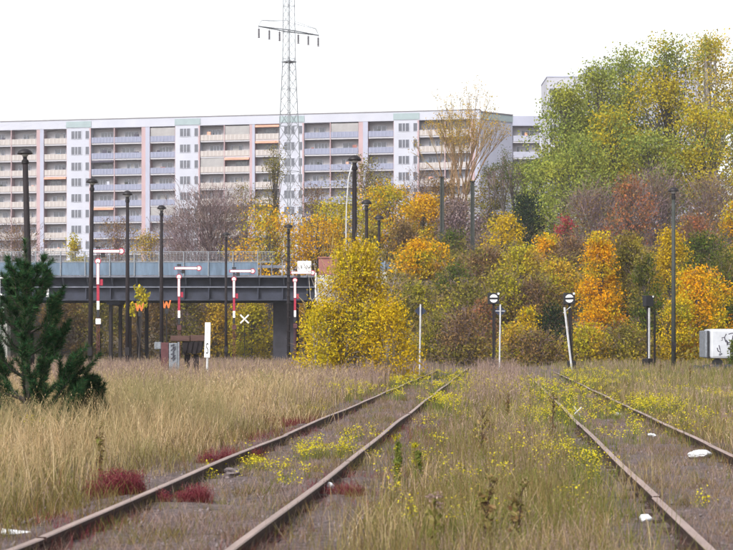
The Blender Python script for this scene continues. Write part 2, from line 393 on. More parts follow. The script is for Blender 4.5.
apart('wing_wall', [(bx(317.5), bx(352), BY - .5, BY + .4, -.3, bz(275.2)), (bx(352) + .01, bx(372), BY - .5, BY + .4, .5, bz(275.4)), (bx(372) + .01, bx(415), BY - .5, BY + .4, 3, bz(275))], M['concrete'], .03)
apart('coping', [(bx(345), bx(416), BY - .62, BY + .5, bz(275) + .003, bz(272.5))], M['concrete'], .02)
apart('railing_panel', [(bx(372), bx(413), BY - .1, BY - .05, bz(272), bz(262.5))], M['bridge_blue'])
apart('railing_post', [(bx(p), bx(p) + .12, BY - .2, BY - .1, bz(272.4), bz(261)) for p in (372, 384, 396, 408)], M['fence_wire'])
tag(MB().box(-.9, .9, -.5, .5, 0, bz(258.6) - bz(275)).box(-1.0, 1.0, -.6, .6, bz(258.6) - bz(275) + .002, bz(257.2) - bz(275)).build('switch_cabinet', M['brown_sheet'], None, .02),
    'red-brown sheet metal cabinet on the abutment beside the graffiti board', 'cabinet').location = (bx(328.5), BY + .25, bz(275) + .02)
gb = tag(MB().box(-.62, .62, -.03, .03, 0, 1.0).build('graffiti_board', M['white_paint']), 'white board sprayed with black graffiti at the right end of the bridge', 'board'); gb.location = (bx(304.5), BY - .42, bz(272.2))
mb = MB(); r_ = random.Random(4)
for i in range(9):
    x = -.52 + .13 * i; z = r_.uniform(.2, .7)
    mb.tube([(x, -.035, z), (x + r_.uniform(-.1, .15), -.035, z + .2), (x + r_.uniform(.02, .2), -.035, z - .1), (x + r_.uniform(-.05, .1), -.035, z + r_.uniform(-.1, .15))], .022, 5)
mb.build('graffiti', M['black_paint'], gb)
# a road surface behind the wing wall
mb = MB().box(bx(318), 120, BY + 1, BY + 12.5, 7.92, 7.98); mb.build('road', M['asphalt'])['kind'] = 'structure'
# pale stair rails at the left end of the bridge
st = empty('stair_railing', (bx(0), BY - 4, 0), 'white sloping stair handrails behind the young pine at the left edge', 'railing')
for (z0, z1) in ((bz(270), bz(278.5)), (bz(276), bz(280)), (bz(288), bz(296.5)), (bz(302), bz(309)), (bz(306), bz(313))):
    MB().tube([(-1.6, 0, z0), (1.15, 0, z1)], .075, 6).build('handrail', M['white_paint'], st)
for x in (-1.4, .75): MB().box(x - .07, x + .07, .06, .2, -.2, bz(278)).build('post', M['pale_steel'], st)
mb = MB()
for i in range(14): mb.box(-1.7 + i * .22, -1.47 + i * .22, .3, 1.8, 0, bz(300) - i * .17)
mb.build('stairs', M['concrete'], st)

# ------------------------------------------------------------------ apartment blocks
ST = 2.78; ZB = 9.0; ROOF = 41.3
ang = math.atan(-.196); ca = math.cos(ang)
def fs(p):                                        # photo column -> metres along the long facade
    q = (p - CX) / F; Y = 308.2 / (1 + .196 * q); return (q * Y) / ca
bl = empty('apartment_block', (0, 308.2, 0), 'long prefabricated apartment block with cream and blue balconies across the background', 'apartment block', rz=ang)
def wmesh(wd, ht, splits, name):
    f = MB(); f.box(-wd / 2, wd / 2, -.05, .03, -.06, 0); f.box(-wd / 2, wd / 2, -.05, .03, ht, ht + .06)
    xs_ = [-wd / 2] + [wd * (s - .5) for s in splits] + [wd / 2]
    for x in xs_: f.box(x - .05, x + .05, -.045, .03, 0.001, ht - .001)
    p = MB()
    for a, b in zip(xs_[:-1], xs_[1:]): p.box(a + .051, b - .051, -.02, .028, .002, ht - .002)
    a = f.mesh(name); a.materials.append(M['panel_white']); b = p.mesh('pane'); b.materials.append(M['glass']); return a, b
WIN3 = wmesh(1.9, 1.35, (.36, .64), 'window'); WIN1 = wmesh(.75, 1.35, (), 'window')
LOG = []
for wd, sp in ((2.2, (.3, .62)), (2.0, (.5,)), (2.35, (.28, .5, .74))): LOG.append(wmesh(wd, 1.55, sp, 'window'))
cm = MB().box(-.5, .5, -.06, -.051, .0, 1.5).mesh('curtain'); cm.materials.append(M['curtain'])
def add(me, name, parent, loc, sx=1):
    o = bpy.data.objects.new(name, me); C.objects.link(o); o.parent = parent; o.location = loc; o.scale = (sx, 1, 1); return o
def panel_mesh(wd, base, rib, n):
    p = MB().box(-wd / 2, wd / 2, -.04, .04, 0, 1.0); me_v = p
    for i in range(n): x = -wd / 2 + wd * (i + .5) / n; p.box(x - .1, x + .1, -.075, -.0405, .04, .96)
    me = p.mesh('balcony_panel'); me.materials.append(base); me.materials.append(rib)
    for q in me.polygons[6:]: q.material_index = 1
    return me
rb = random.Random(11)
def loggia_bay(par, x0, x1, colr, nfl, yf=0.0, first=2, top=ROOF, depth=1.5):
    wd = x1 - x0 - .16; xm = (x0 + x1) / 2
    pm = panel_mesh(wd, *{'cream': (M['cream'], M['cream_rib'], 6), 'blue': (M['blue_panel'], M['blue_rib'], 7), 'grey': (M['grey_panel'], M['grey_panel'], 3)}[colr])
    sm = MB().box(-wd / 2, wd / 2, 0, depth - .02, -.13, .12).mesh('balcony_slab'); sm.materials.append(M['slab_edge'])
    for k in range(first, nfl):
        z = top - 1.5 - (nfl - k) * ST
        add(sm, 'balcony_slab', par, (xm, yf + .05, z)); 
        add(pm, 'balcony_panel', par, (xm, yf, z + .125))
        v = rb.random(); a, b = LOG[rb.randrange(3)]
        wo = add(a, 'window', par, (xm + rb.choice((-.45, .4, .1)), yf + depth - .05, z + .55)); add(b, 'pane', wo, (0, 0, 0))
        if v < .3: add(cm, 'curtain', wo, (rb.uniform(-.5, .5), 0, 0), rb.uniform(.5, 1.2))
        if v > .93:
            q = MB(); q.box(-wd / 2 + .05, wd / 2 - .05, .05, .1, 1.14, ST - .2)
            g = q.build('balcony_glazing', M['curtain'], par); g.location = (xm, yf, z)
        elif v > .88:
            q = MB(); q.box(-wd / 2 + .05, wd / 2 - .05, -.3, .2, ST - .55, ST - .2)
            g = q.build('awning', M['awning'] if v > .9 else M['dark_cloth'], par); g.location = (xm, yf, z)
        elif v > .5:
            q = MB(); xx = rb.uniform(-wd / 3, wd / 3); q.box(xx, xx + rb.uniform(.3, .9), .2, .4, .2, 1.14 + rb.uniform(.1, .6))
            g = q.build('balcony_clutter', M[rb.choice(('dark_cloth', 'dark_cloth', 'awning', 'panel_white', 'green_mast', 'bridge_blue', 'brown_sheet'))], par); g.location = (xm, yf, z)
SEC = [('B', -97, -71, 'cream'), ('P', -71, -64), ('B', -64, -41, 'cream'), ('W', -41, -16), ('B', -16, 11.3, 'cream'), ('B', 11.3, 37, 'cream'), ('P', 37, 44), ('B', 44, 67, 'cream'), ('W', 67, 91), ('B', 91, 114.3, 'blue'), ('B', 114.3, 142, 'blue'),
       ('P', 142, 150), ('B', 150, 175.5, 'blue'), ('W', 175.5, 200), ('B', 200, 224.3, 'cream'), ('B', 224.3, 250, 'cream'), ('P', 250, 255), ('B', 255, 280, 'cream'), ('W', 280, 304), ('B', 304, 330.3, 'blue'),
       ('B', 330.3, 359, 'blue'), ('P', 359, 368), ('B', 368, 394, 'blue'), ('W', 394, 419, ''), ('B', 419, 445, 'cream'), ('B', 445, 471, 'cream'), ('P', 471, 479.5)]
NF = 11
S0, S1 = fs(-97), fs(479.5)
MB().box(S0, S1 - .02, 1.5, 12, 7, ROOF - .5).build('wall', M['loggia_back'], bl)
MB().box(S0, S1, -.12, 12.1, ROOF - 1.5, ROOF).build('roof_parapet', M['panel_white'], bl)
MB().box(S0 - .1, S1 + .1, -.2, 12.2, ROOF + .003, ROOF + .14).build('roof_edge', M['roof_edge'], bl)
for s in SEC:
    a, b = fs(s[1]), fs(s[2])
    if s[0] == 'P':
        MB().box(a, b, -.05, 1.49, 7, ROOF - 1.503).build('pier', M['panel_pink'], bl)
        MB().box(a + (b - a) * .45, b - .02, -.075, -.053, 7, ROOF - 1.51).build('pier_facing', M['panel_lilac'], bl)
    elif s[0] == 'W':
        MB().box(a, b, -.1, 1.49, 7, ROOF - 1.503).build('wall_panel', M['panel_white'], bl)
        MB().box(a - .1, b + .1, -.2, .6, ROOF - 1.35, ROOF - .25).build('roof_cap', M['teal_cap'], bl)
        MB().box(b - .28, b + .02, -.16, -.103, 7, ROOF - 1.51).build('pink_strip', M['panel_pink'], bl)
        for k in range(2, NF):
            z = ROOF - 1.5 - (NF - k) * ST + .95; L = b - a
            for me, xx in ((WIN3, a + L * .4), (WIN1, a + L * .86)):
                wo = add(me[0], 'window', bl, (xx, -.12, z)); add(me[1], 'pane', wo, (0, 0, 0))
            MB().box(a + .02, b - .3, -.108, -.1005, z - 1.02, z - .98).build('panel_joint', M['panel_grey'], bl)
    else:
        loggia_bay(bl, a, b, s[3], NF)
        MB().box(b - .07, b + .07, -.06, 1.48, 7, ROOF - 1.503).build('partition', M['panel_pink'], bl)
# the block that turns away at the right end
b2 = empty('apartment_block', (PX(480, 304), 304.3, 0), 'apartment block turned side-on with a blank lilac gable right of the bare tree', 'apartment block')
w0 = Vector((PX(480, 304), 304.3)); w1 = Vector((PX(512.5, 309), 309)); w2 = Vector((PX(541, 309.5), 309.5))
def wallpart(name, p, q, z0, z1, th, m, off=0):
    p = p - w0; q = q - w0; dd = (q - p).normalized(); n_ = Vector((-dd.y, dd.x)); p2 = p - n_ * off; q2 = q - n_ * off
    mb = MB(); a = [p2, q2, q2 + n_ * th, p2 + n_ * th]
    mb.v = [(v.x, v.y, z0) for v in a] + [(v.x, v.y, z1) for v in a]; mb.f = [(0, 3, 2, 1), (4, 5, 6, 7), (0, 1, 5, 4), (1, 2, 6, 5), (2, 3, 7, 6), (3, 0, 4, 7)]
    return mb.build(name, m, b2)
wallpart('gable_wall', w0, w1, 7, ROOF - .4, 6, M['panel_lilac'])
wallpart('roof_cap', w0, w1, ROOF - 1.55, ROOF - .5, .3, M['teal_cap'], .12)
wallpart('roof_edge', w0, w1, ROOF - .39, ROOF - .2, 6, M['roof_edge'], .2)
ox, oy = w1.x - w0.x + .003, w1.y - w0.y
L2 = (w2 - w1).length
RT = ROOF - .25
loggia_bay(b2, ox + .05, ox + L2 - .35, 'grey', NF, oy, 3, RT - .4, 1.5)
MB().box(ox, ox + L2, oy + 1.5, oy + 9, 7, RT - 1.9).build('wall', M['loggia_back'], b2)
MB().box(ox, ox + L2, oy - .1, oy + 9, RT - 1.88, RT - .2).build('roof_parapet', M['panel_lilac'], b2)
MB().box(ox + L2 - .34, ox + L2, oy - .05, oy + 1.49, 7, RT - 1.89).build('end_strip', M['panel_white'], b2)
# tall block behind the poplars
t3 = empty('tower_block', (PX(622, 420), 420, 0), 'taller pale tower block rising behind the poplars at upper right', 'tower block')
TX = PX(622, 420); Z3 = PZ(77.5, 420)
MB().box(PX(547, 420) - TX, PX(588, 420) - TX, 0, 14, 8, Z3).build('wall', M['panel_grey'], t3)
MB().box(PX(588, 420) - TX + .01, PX(700, 420) - TX, .8, 16, 8, PZ(66, 420)).build('wall', M['panel_lilac'], t3)
MB().box(PX(547, 420) - TX - .1, PX(588, 420) - TX, -.1, 14, Z3 + .003, Z3 + .3).build('roof_edge', M['panel_lilac'], t3)
W3 = wmesh(1.7, 1.4, (.5,), 'window')
for i, p in enumerate((553, 571, 598, 614, 630, 646, 662, 678)):
    for k in range(12):
        zz = Z3 - 4.0 - k * 2.8; wo = add(W3[0], 'window', t3, (PX(p, 420) - TX, -.03 if i < 2 else .77, zz)); add(W3[1], 'pane', wo, (0, 0, 0))

# ------------------------------------------------------------------ lattice pylon with its conductors
PYY = 260.0; pxx = PX(289, PYY)
py = empty('lattice_pylon', (pxx, PYY, h1(pxx, PYY) - .3), 'tall steel lattice power pylon with hanging insulators in front of the long block', 'pylon', rz=R(42))
zb = h1(pxx, PYY) - .3
ZK = PZ(62, PYY) - zb; ZA = PZ(31, PYY) - zb; ZT = ZA + 16
def halfw(z): return (2.75 + (1.02 - 2.75) * (z / ZK)) * .5 * 1.28 if z < ZK else 1.02 * .64 - (z - ZK) * .009
SG = [(-1, -1), (1, -1), (1, 1), (-1, 1)]
for sx, sy in SG:
    mb = MB()
    for a, b in ((0, ZK), (ZK, ZT)): mb.tube([(sx * halfw(a), sy * halfw(a), a), (sx * halfw(b), sy * halfw(b), b)], .085 if a == 0 else .065, 4)
    mb.build('leg', M['tower_steel'], py)
zs = [0.0]
while zs[-1] < ZT - 1: zs.append(zs[-1] + max(1.25, 2.1 * halfw(zs[-1]) * .95))
for i in range(4):
    a_, b_ = SG[i], SG[(i + 1) % 4]; mb = MB()
    for k in range(len(zs) - 1):
        z0, z1 = zs[k], zs[k + 1]; h0, h1_ = halfw(z0), halfw(z1)
        mb.tube([(a_[0] * h0, a_[1] * h0, z0), (b_[0] * h1_, b_[1] * h1_, z1)], .032, 3, False)
        if z0 < ZK: mb.tube([(b_[0] * h0, b_[1] * h0, z0), (a_[0] * h1_, a_[1] * h1_, z1)], .03, 3, False)
        if k % 3 == 0: mb.tube([(a_[0] * h0, a_[1] * h0, z0), (b_[0] * h0, b_[1] * h0, z0)], .03, 3, False)
    mb.build('bracing', M['tower_steel'], py)
AL = 5.65
mb = MB()
for sy in (-1, 1):
    h_ = halfw(ZA)
    mb.tube([(-AL, 0, ZA), (-h_, sy * h_, ZA)], .075, 4).tube([(h_, sy * h_, ZA), (AL, 0, ZA)], .075, 4).tube([(-h_, sy * h_, ZA), (h_, sy * h_, ZA)], .075, 4)
    for s in (-1, 1):
        mb.tube([(s * AL, 0, ZA), (s * (AL - .6), sy * .05, ZA + .9)], .03, 3); mb.tube([(s * (AL - .6), sy * .05, ZA + .9), (s * h_, sy * h_, ZA + 1.35)], .03, 3)
        for t in (.25, .5, .75): mb.tube([(s * (h_ + (AL - h_) * t), sy * h_ * (1 - t), ZA), (s * (h_ + (AL - h_) * (t - .12)), sy * h_ * (1 - t), ZA + 1.25 - .4 * t)], .022, 3)
mb.build('crossarm', M['tower_steel'], py)
mb = MB(); mb.lathe([(.03, 0), (.03, -.25)], 6)
for i in range(7): mb.lathe([(.05, -.25 - i * .19), (.2, -.33 - i * .19), (.2, -.36 - i * .19), (.05, -.42 - i * .19)], 10)
INS = mb.mesh('insulator'); INS.materials.append(M['insulator'])
for x in (-AL + .1, -3.65, -1.75, 1.75, 3.65, AL - .1): add(INS, 'insulator', py, (x, 0, ZA - .1))
MB().box(-halfw(ZK) - .12, halfw(ZK) + .12, -halfw(ZK) - .12, halfw(ZK) + .12, ZK - .08, ZK + .08).build('waist_frame', M['tower_steel'], py)
for sgn, nm in ((-1, 'towards'), (1, 'away')):
    for i, x in enumerate((-AL + .1, -3.65, -1.75, 1.75, 3.65, AL - .1)):
        rz = R(42); c, s_ = math.cos(rz), math.sin(rz); p0 = Vector((pxx + x * c, PYY + x * s_, zb + ZA - 1.75)); dr = Vector((s_ * -sgn, c * sgn, 0)) if sgn > 0 else Vector((s_, -c, 0))
        Ls = 250
        pts = [p0 + dr * (Ls * t) + Vector((0, 0, -(54 if sgn < 0 else 30) * (t - t * t))) for t in np.linspace(0, 1, 20)]
        o = MB().tube(pts, .009, 4, False).build('conductor', M['pale_steel'])
        tag(o, 'thin power line strung ' + ('to the right' if sgn < 0 else 'away to the left') + ' from the ' + ('first', 'second', 'third', 'fourth', 'fifth', 'last')[i] + ' insulator from the left', 'power line', 'power line conductors')

# ------------------------------------------------------------------ yard lamps
def lamp(px, ytop, Y, label, lean=0, rw=.15, foot=None, hood=.3, lattice=False, m='brown_mast'):
    X = PX(px, Y); zt = PZ(ytop, Y); zg = h1(X, Y) - .3
    e = empty('yard_lamp', (X, Y, zg), label, 'lamp post', 'yard lamps with mushroom hoods'); L = zt - zg; e.rotation_euler = (0, lean, 0)
    MB().tube([(0, 0, 0), (0, 0, L * .5), (0, 0, L - .62)], [rw, rw * .88, rw * .72], 10).build('mast', M[m], e, smooth=True)
    MB().lathe([(0, .02), (rw * .95, 0), (rw * .95, .12), (.09, .2), (.09, .32), (.12, .36)], 12, (0, 0, L - .66)).build('collar', M['dark_mast'], e)
    hd = MB().lathe([(.0, .0), (hood * .45, -.03), (hood * .85, -.12), (hood, -.22), (hood * .97, -.245), (hood * .6, -.2), (.1, -.19)], 18, (0, 0, L)).build('hood', M['hood'], e, smooth=True)
    MB().lathe([(.1, -.2), (.16, -.27), (.1, -.36), (.0, -.38)], 12, (0, 0, L)).build('bulb_glass', M['hood_glass'], hd, smooth=True)
    if lattice:
        mb = MB()
        for i in range(int(L / .5)): mb.box(-.16, .16, -.17, -.14, .3 + i * .5, .36 + i * .5)
        mb.build('climbing_rung', M['dark_mast'], e)
    else:
        MB().box(-.11, .11, -rw - .1, -rw + .04, 1.3, 1.75).build('junction_box', M['dark_mast'], e)
    return e
lamp(31.5, 148.5, 79, 'tallest dark lamp mast with mushroom hood, leaning slightly, rising behind the young pine', R(-1.6), .165, hood=.34)
lamp(90, 178, 93, 'dark lamp mast standing just left of the nearest semaphore signal', R(.6), .13, hood=.31)
lamp(127.5, 190.5, 100, 'dark lamp mast between the nearest semaphore and the row of bridge columns', 0, .125, hood=.29)
lamp(161.5, 205, 111, 'dark lamp mast just behind the rusty red cabinet', 0, .13, hood=.28)
lamp(226, 232, 138, 'slender dark lamp mast just left of the third semaphore, in front of the mauve bush', 0, .12, hood=.3)
lamp(288.5, 224, 128, 'dark lamp mast with climbing rungs in front of the dark bridge abutment', 0, .13, hood=.32, lattice=True)
lamp(354.5, 155, 81, 'tall dark lamp mast rising out of the yellow birch shrub', 0, .145, hood=.31)
lamp(366.5, 199.5, 106, 'middle-height lamp mast right of the tallest one behind the yellow birch shrub', 0, .125, hood=.32)
lamp(379, 215, 120, 'shortest-looking lamp mast at right behind the yellow birch shrub', 0, .13, hood=.32)
lamp(673.5, 187, 97, 'grey lamp mast standing alone at right before the orange maple', 0, .125, hood=.29, m='green_mast')
# a cable hanging from the tall lamp
mb = MB(); mb.tube([(PX(352, 80.7), 80.7, PZ(165, 80.7)), (PX(348.5, 80.6), 80.6, PZ(178, 80.6)), (PX(346.5, 80.5), 80.5, PZ(205, 80.5)), (PX(346, 80.5), 80.5, PZ(232, 80.5)), (PX(347, 80.5), 80.5, PZ(300, 80.5)), (PX(347, 80.5), 80.5, 0)], .03, 6)
tag(mb.build('hanging_cable', M['pale_steel']), 'pale cable hanging loosely beside the tall lamp mast above the birch shrub', 'cable')
for px, yt, lb in ((442, 177.5, 'plain grey-green steel mast on the bank, left of the pair'), (472.5, 182, 'plain grey-green steel mast on the bank, right of the pair')):
    Y = 171; X = PX(px, Y); zg = h1(X, Y) - .3; L = PZ(yt, Y) - zg
    e = empty('steel_mast', (X, Y, zg), lb, 'mast', 'plain masts on the bank')
    for s in (-1, 1): MB().box(s * .15 - .04, s * .15 + .04, -.14, .14, 0, L).build('flange', M['green_mast'], e)
    MB().box(-.108, .108, -.03, .03, 0, L - .02).build('web', M['green_mast'], e)
    MB().box(-.26, .26, -.18, .18, L + .003, L + .08).build('cap', M['dark_mast'], e)

# ------------------------------------------------------------------ semaphore signals
def semaphore(px, yarm, Y, sc_, label):
    X = PX(px, Y); zg = h1(X, Y) - .2; za = PZ(yarm, Y) - zg
    e = empty('semaphore_signal', (X, Y, zg), label, 'semaphore', 'two-arm semaphore signals before the bridge')
    mb = MB()
    for s in (-1, 1): mb.box(s * .075 - .02, s * .075 + .02, .05, .11, 0, za + .22)
    n = int(za / .5)
    for i in range(n): mb.bar((-.07, .08, i * .5 + .1), (.07, .08, i * .5 + .55), .012)
    mb.build('mast', M['semaphore_mast'], e)
    MB().box(-.17, .17, -.02, .22, za + .22, za + .34).build('mast_cap', M['black_paint'], e)
    k = sc_
    def arm(par, name, m, b0, z0, x0, x1, rr, yy, vert=False):
        o = MB()
        if vert: o.box(-.085 - b0, .085 + b0, yy, yy + .012, z0 - x1, z0 - rr * .5); o.disc((0, yy + .006, z0), rr + b0, .006)
        else: o.box(x0 - b0, x1 - rr * .5, yy, yy + .012, z0 - .085 - b0, z0 + .085 + b0); o.disc((x1, yy + .006, z0), rr + b0, .006)
        return o.build(name, m, par)
    up = arm(e, 'upper_arm', M['red_paint'], .035, za, -.38 * k, 1.7 * k, .2, -.1); arm(up, 'white_face', M['white_paint'], 0, za, -.33 * k, 1.7 * k, .155, -.125)
    z2 = za - .72 * k
    lo = arm(e, 'lower_arm', M['red_paint'], .03, z2, 0, 1.7 * k, .2, -.06, True); arm(lo, 'white_face', M['white_paint'], 0, z2, 0, 1.66 * k, .16, -.085, True)
    lp = MB().box(.2, .48, -.05, .2, za - .42, za - .1).build('lamp_housing', M['black_paint'], e, .02); MB().tube([(.1, .08, za - .3), (.22, .08, za - .3)], .03, 6).build('bracket', M['black_paint'], lp)
    MB().box(.14, .34, 0, .2, z2 - 1.65 * k - .1, z2 - 1.3 * k).build('drive_plate', M['red_paint'], e, .02)
    zt = z2 - 1.72 * k
    for i, (mn, hh) in enumerate((('red_paint', 1.15), ('white_paint', .62), ('black_paint', .55))):
        MB().box(-.095, .095, -.0, .045, zt - hh * k, zt - .004).build('mast_plate', M[mn], e); zt -= hh * k
    MB().box(-.16, .2, -.05, .16, zt - .5, zt - .1).build('wire_drum', M['white_paint' if px < 120 else 'rust_red'], e, .02)
    MB().box(-.3, .3, -.2, .4, -.1, .25).build('footing', M['concrete_dark'], e, .02)
semaphore(98, 251.3, 130, 1.0, 'nearest semaphore at left with raised red-edged white arm above the bridge parapet')
semaphore(179, 268.3, 150, .98, 'second semaphore from the left, standing between the lamp masts and the rusty cabinet')
semaphore(234, 271.2, 155, .95, 'third semaphore from the left, beside the white cross')
semaphore(295, 272.8, 160, .93, 'rightmost semaphore against the bridge end below the graffiti board')

def wsign(px, py_, Y, label):
    X = PX(px, Y); zg = h1(X, Y) - .2; z = PZ(py_, Y) - zg
    e = empty('waiting_sign', (X, Y, zg), label, 'signal sign', 'orange W signs')
    MB().tube([(0, .06, 0), (0, .06, z)], .05, 6).build('post', M['dark_mast'], e)
    a = .36; t = .12
    MB().poly([(-a, .3), (-a + t, .3), (-.16, -.08), (-.055, .2), (.055, .2), (.16, -.08), (a - t, .3), (a, .3), (.21, -.32), (.11, -.32), (0, .0), (-.11, -.32), (-.21, -.32)], -.02, .02).build('letter_board', M['orange_paint'], e).location = (0, 0, z)
    MB().box(-.12, .12, -.03, .1, z - .75, z - .38).build('lamp_box', M['black_paint'], e, .02)
wsign(166.5, 304, 138, 'orange W-shaped sign under the bridge between second semaphore and rusty cabinet')
wsign(139.5, 307, 142, 'orange W-shaped sign beside the bridge columns, left one of the two')
X = PX(244.5, 140); Y = 140; zc = PZ(319, 140)
e = empty('cross_sign', (X, Y, h1(X, Y)), 'white diagonal cross sign right of the third semaphore', 'sign')
for s in (-1, 1):
    MB().box(-.46, .46, -.02 + s * .022, .02 + s * .022, -.055, .055, Matrix.Rotation(R(45 * s), 4, 'Y')).build('cross_bar', M['white_paint'], e).location = (0, 0, zc)
MB().tube([(0, .09, 0), (0, .09, zc)], .03, 6).build('post', M['dark_mast'], e)

# ------------------------------------------------------------------ shunting signals and diamond boards
def disc_signal(px, py_, Y, label, tilt=0, turn=0, pole=None, face=True):
    X = PX(px, Y); zg = h1(X, Y) - .2; z = PZ(py_, Y) - zg
    e = empty('shunting_signal', (X, Y, zg), label, 'railway signal', 'shunting signals'); e.rotation_euler = (0, tilt, turn)
    MB().box(-.06, .06, -.05, .05, 0, z - .3).build('post', M['dark_mast'], e)
    bxo = MB().box(-.3, .3, -.14, .14, z - .3, z + .3).build('lamp_box', M['black_paint'], e, .02)
    if face:
        MB().disc((0, -.15, z), .215, .006).build('white_disc', M['white_paint'], bxo)
        MB().box(-.23, .23, -.172, -.16, z - .055, z + .055).build('black_bar', M['black_paint'], bxo)
    MB().box(.2, .3, -.16, -.145, z + .2, z + .3).build('marker_dot', M['white_paint'], bxo)
    MB().box(-.22, .22, -.2, .25, .0, .75).build('drive_box', M['dark_mast'], e, .05)
    MB().tube([(.0, -.02, z - .45), (.09, -.05, z - .6), (.09, -.05, .7)], .022, 5).build('pull_rod', M['dark_mast'], e)
    return e
disc_signal(493.5, 298.5, 95, 'black disc signal box on a dark post, left one with white disc and black bar')
e = disc_signal(572, 298.5, 95, 'leaning black disc signal with white disc and black bar in front of the orange birch', R(-2.2))
MB().tube([(-.0, -.2, 0), (-.0, -.2, PZ(306, 95))], .06, 6).build('front_pole', M['pale_steel'], e).rotation_euler = (0, R(-4.5), 0)
MB().bar((-.35, -.1, PZ(312, 95)), (.05, -.1, PZ(306, 95)), .03).build('arm', M['pale_steel'], e)
e = disc_signal(648, 301, 100, 'black signal box turned away on a pale post left of the grey lamp mast', 0, R(38), None, False)
MB().box(-.045, .045, -.12, -.06, 0, PZ(309, 100)).build('pale_post', M['pale_steel'], e)
e2_ = MB().box(.5, .57, -.05, .05, 0, PZ(312, 100)).build('side_post', M['dark_mast'], e)
for px, lb in ((419.5, 'dark diamond board on a pale pole standing alone left of the disc signals'), (499.3, 'dark diamond board on a pale pole beside the left disc signal')):
    Y = 90 if px < 450 else 92; X = PX(px, Y); zg = h1(X, Y) - .2; z = PZ(311, Y) - zg
    e = empty('diamond_board', (X, Y, zg), lb, 'sign', 'diamond boards on poles')
    MB().tube([(0, -.05, 0), (0, -.05, z + .34)], .042, 8).build('pole', M['pale_steel'], e)
    MB().poly([(0, .3), (-.3, 0), (0, -.3), (.3, 0)], .0, .03).build('board', M['blue_black'], e).location = (0, 0, z)
    if px > 450: MB().box(-.24, .24, -.012, -.004, -.02, .02).build('white_line', M['pale_steel'], e).location = (0, 0, z)
    e.rotation_euler = (0, R(.8), 0)

# ------------------------------------------------------------------ cabinets, beam and tub by the buffer stop
Y = 78; X0 = PX(178, Y)
def cz(p): return PZ(p, Y)
def cxp(p): return PX(p, Y) - X0
e = empty('signal_cabinet', (X0, Y, 0), 'rusty red cabinet with grey sprayed door among the dry grass', 'cabinet')
MB().box(cxp(161), cxp(168.6), 0, .5, .25, cz(342.5)).build('red_side', M['rust_red'], e, .02)
MB().box(cxp(169), cxp(177.5), -.05, .5, .3, cz(343)).build('grey_door', M['grey_sheet'], e, .02)
MB().box(cxp(177.8), cxp(179.5), -.08, .1, 0, cz(342)).build('corner_post', M['grey_sheet'], e)
MB().box(cxp(154), cxp(161) - .01, .1, .4, cz(349), cz(342)).build('side_box', M['grey_sheet'], e, .02)
MB().box(cxp(170), cxp(176), .05, .4, -.2, .29).build('footing', M['concrete'], e)
mb = MB(); r_ = random.Random(8)
for i in range(4):
    z = cz(346 + i * 4.2); mb.tube([(cxp(171), -.085, z), (cxp(174), -.085, z + .1), (cxp(173), -.085, z - .08), (cxp(175.5), -.085, z + r_.uniform(-.05, .1))], .018, 5)
mb.build('graffiti', M['dark_cloth'], e)
e = empty('buffer_stop', (X0, Y + .9, 0), 'old buffer stop with a heavy timber beam above a ribbed iron tub', 'buffer stop')
MB().box(cxp(168.5), cxp(188), -.1, .18, cz(341), cz(335.5)).build('beam', M['old_timber'], e, .02)
MB().box(cxp(188) + .01, cxp(203), -.05, .16, cz(341), cz(335)).build('beam', M['old_timber'], e, .02)
pr = [(cxp(180), cz(341.2)), (cxp(200), cz(341.2)), (cxp(199), cz(349)), (cxp(197), cz(353)), (cxp(192), cz(354)), (cxp(187), cz(353)), (cxp(182), cz(354.2)), (cxp(180.5), cz(351))]
MB().poly(pr, 0, 1.0).build('tub', M['old_iron'], e)
for p in (184, 189, 194): MB().bar((cxp(p + 2.2), -.05, cz(341.5)), (cxp(p), -.05, cz(353)), .03).build('rib', M['brown_mast'], e)
for p in (182, 191): MB().box(cxp(p), cxp(p + 4.5), .2, .6, -.2, cz(354.5)).build('leg', M['old_iron'], e)

Y = 72; X = PX(206.5, Y)
e = empty('number_board', (X, Y, 0), 'narrow white upright board with black lettering standing in the dry grass', 'sign'); e.rotation_euler = (0, R(1.4), R(-12))
MB().tube([(0, .05, -.2), (0, .05, PZ(330, Y))], .05, 8).build('post', M['pale_steel'], e)
bd = MB().box(-.115, .115, -.02, .015, PZ(357.5, Y), PZ(322.5, Y)).build('board', M['white_paint'], e, .008)
def text(s, size, parent, loc, m, rot=(R(90), 0, 0), sx=1):
    cu = bpy.data.curves.new('t', 'FONT'); cu.body = s; cu.size = size; cu.align_x = 'CENTER'; cu.align_y = 'CENTER'; cu.extrude = .003
    t = bpy.data.objects.new('t', cu); C.objects.link(t); bpy.context.view_layer.update()
    me = bpy.data.meshes.new_from_object(t.evaluated_get(bpy.context.evaluated_depsgraph_get())); bpy.data.objects.remove(t)
    o = link_mesh('lettering', me, m, parent); o.location = loc; o.rotation_euler = rot; o.scale = (sx, 1, 1); return o
text('S', .62, bd, (0, -.026, PZ(349, Y)), M['black_paint'], sx=.42)
mb = MB(); mb.box(-.03, .035, -.0235, -.0205, PZ(337, Y), PZ(326, Y)); mb.build('faded_print', M['pale_steel'], bd)

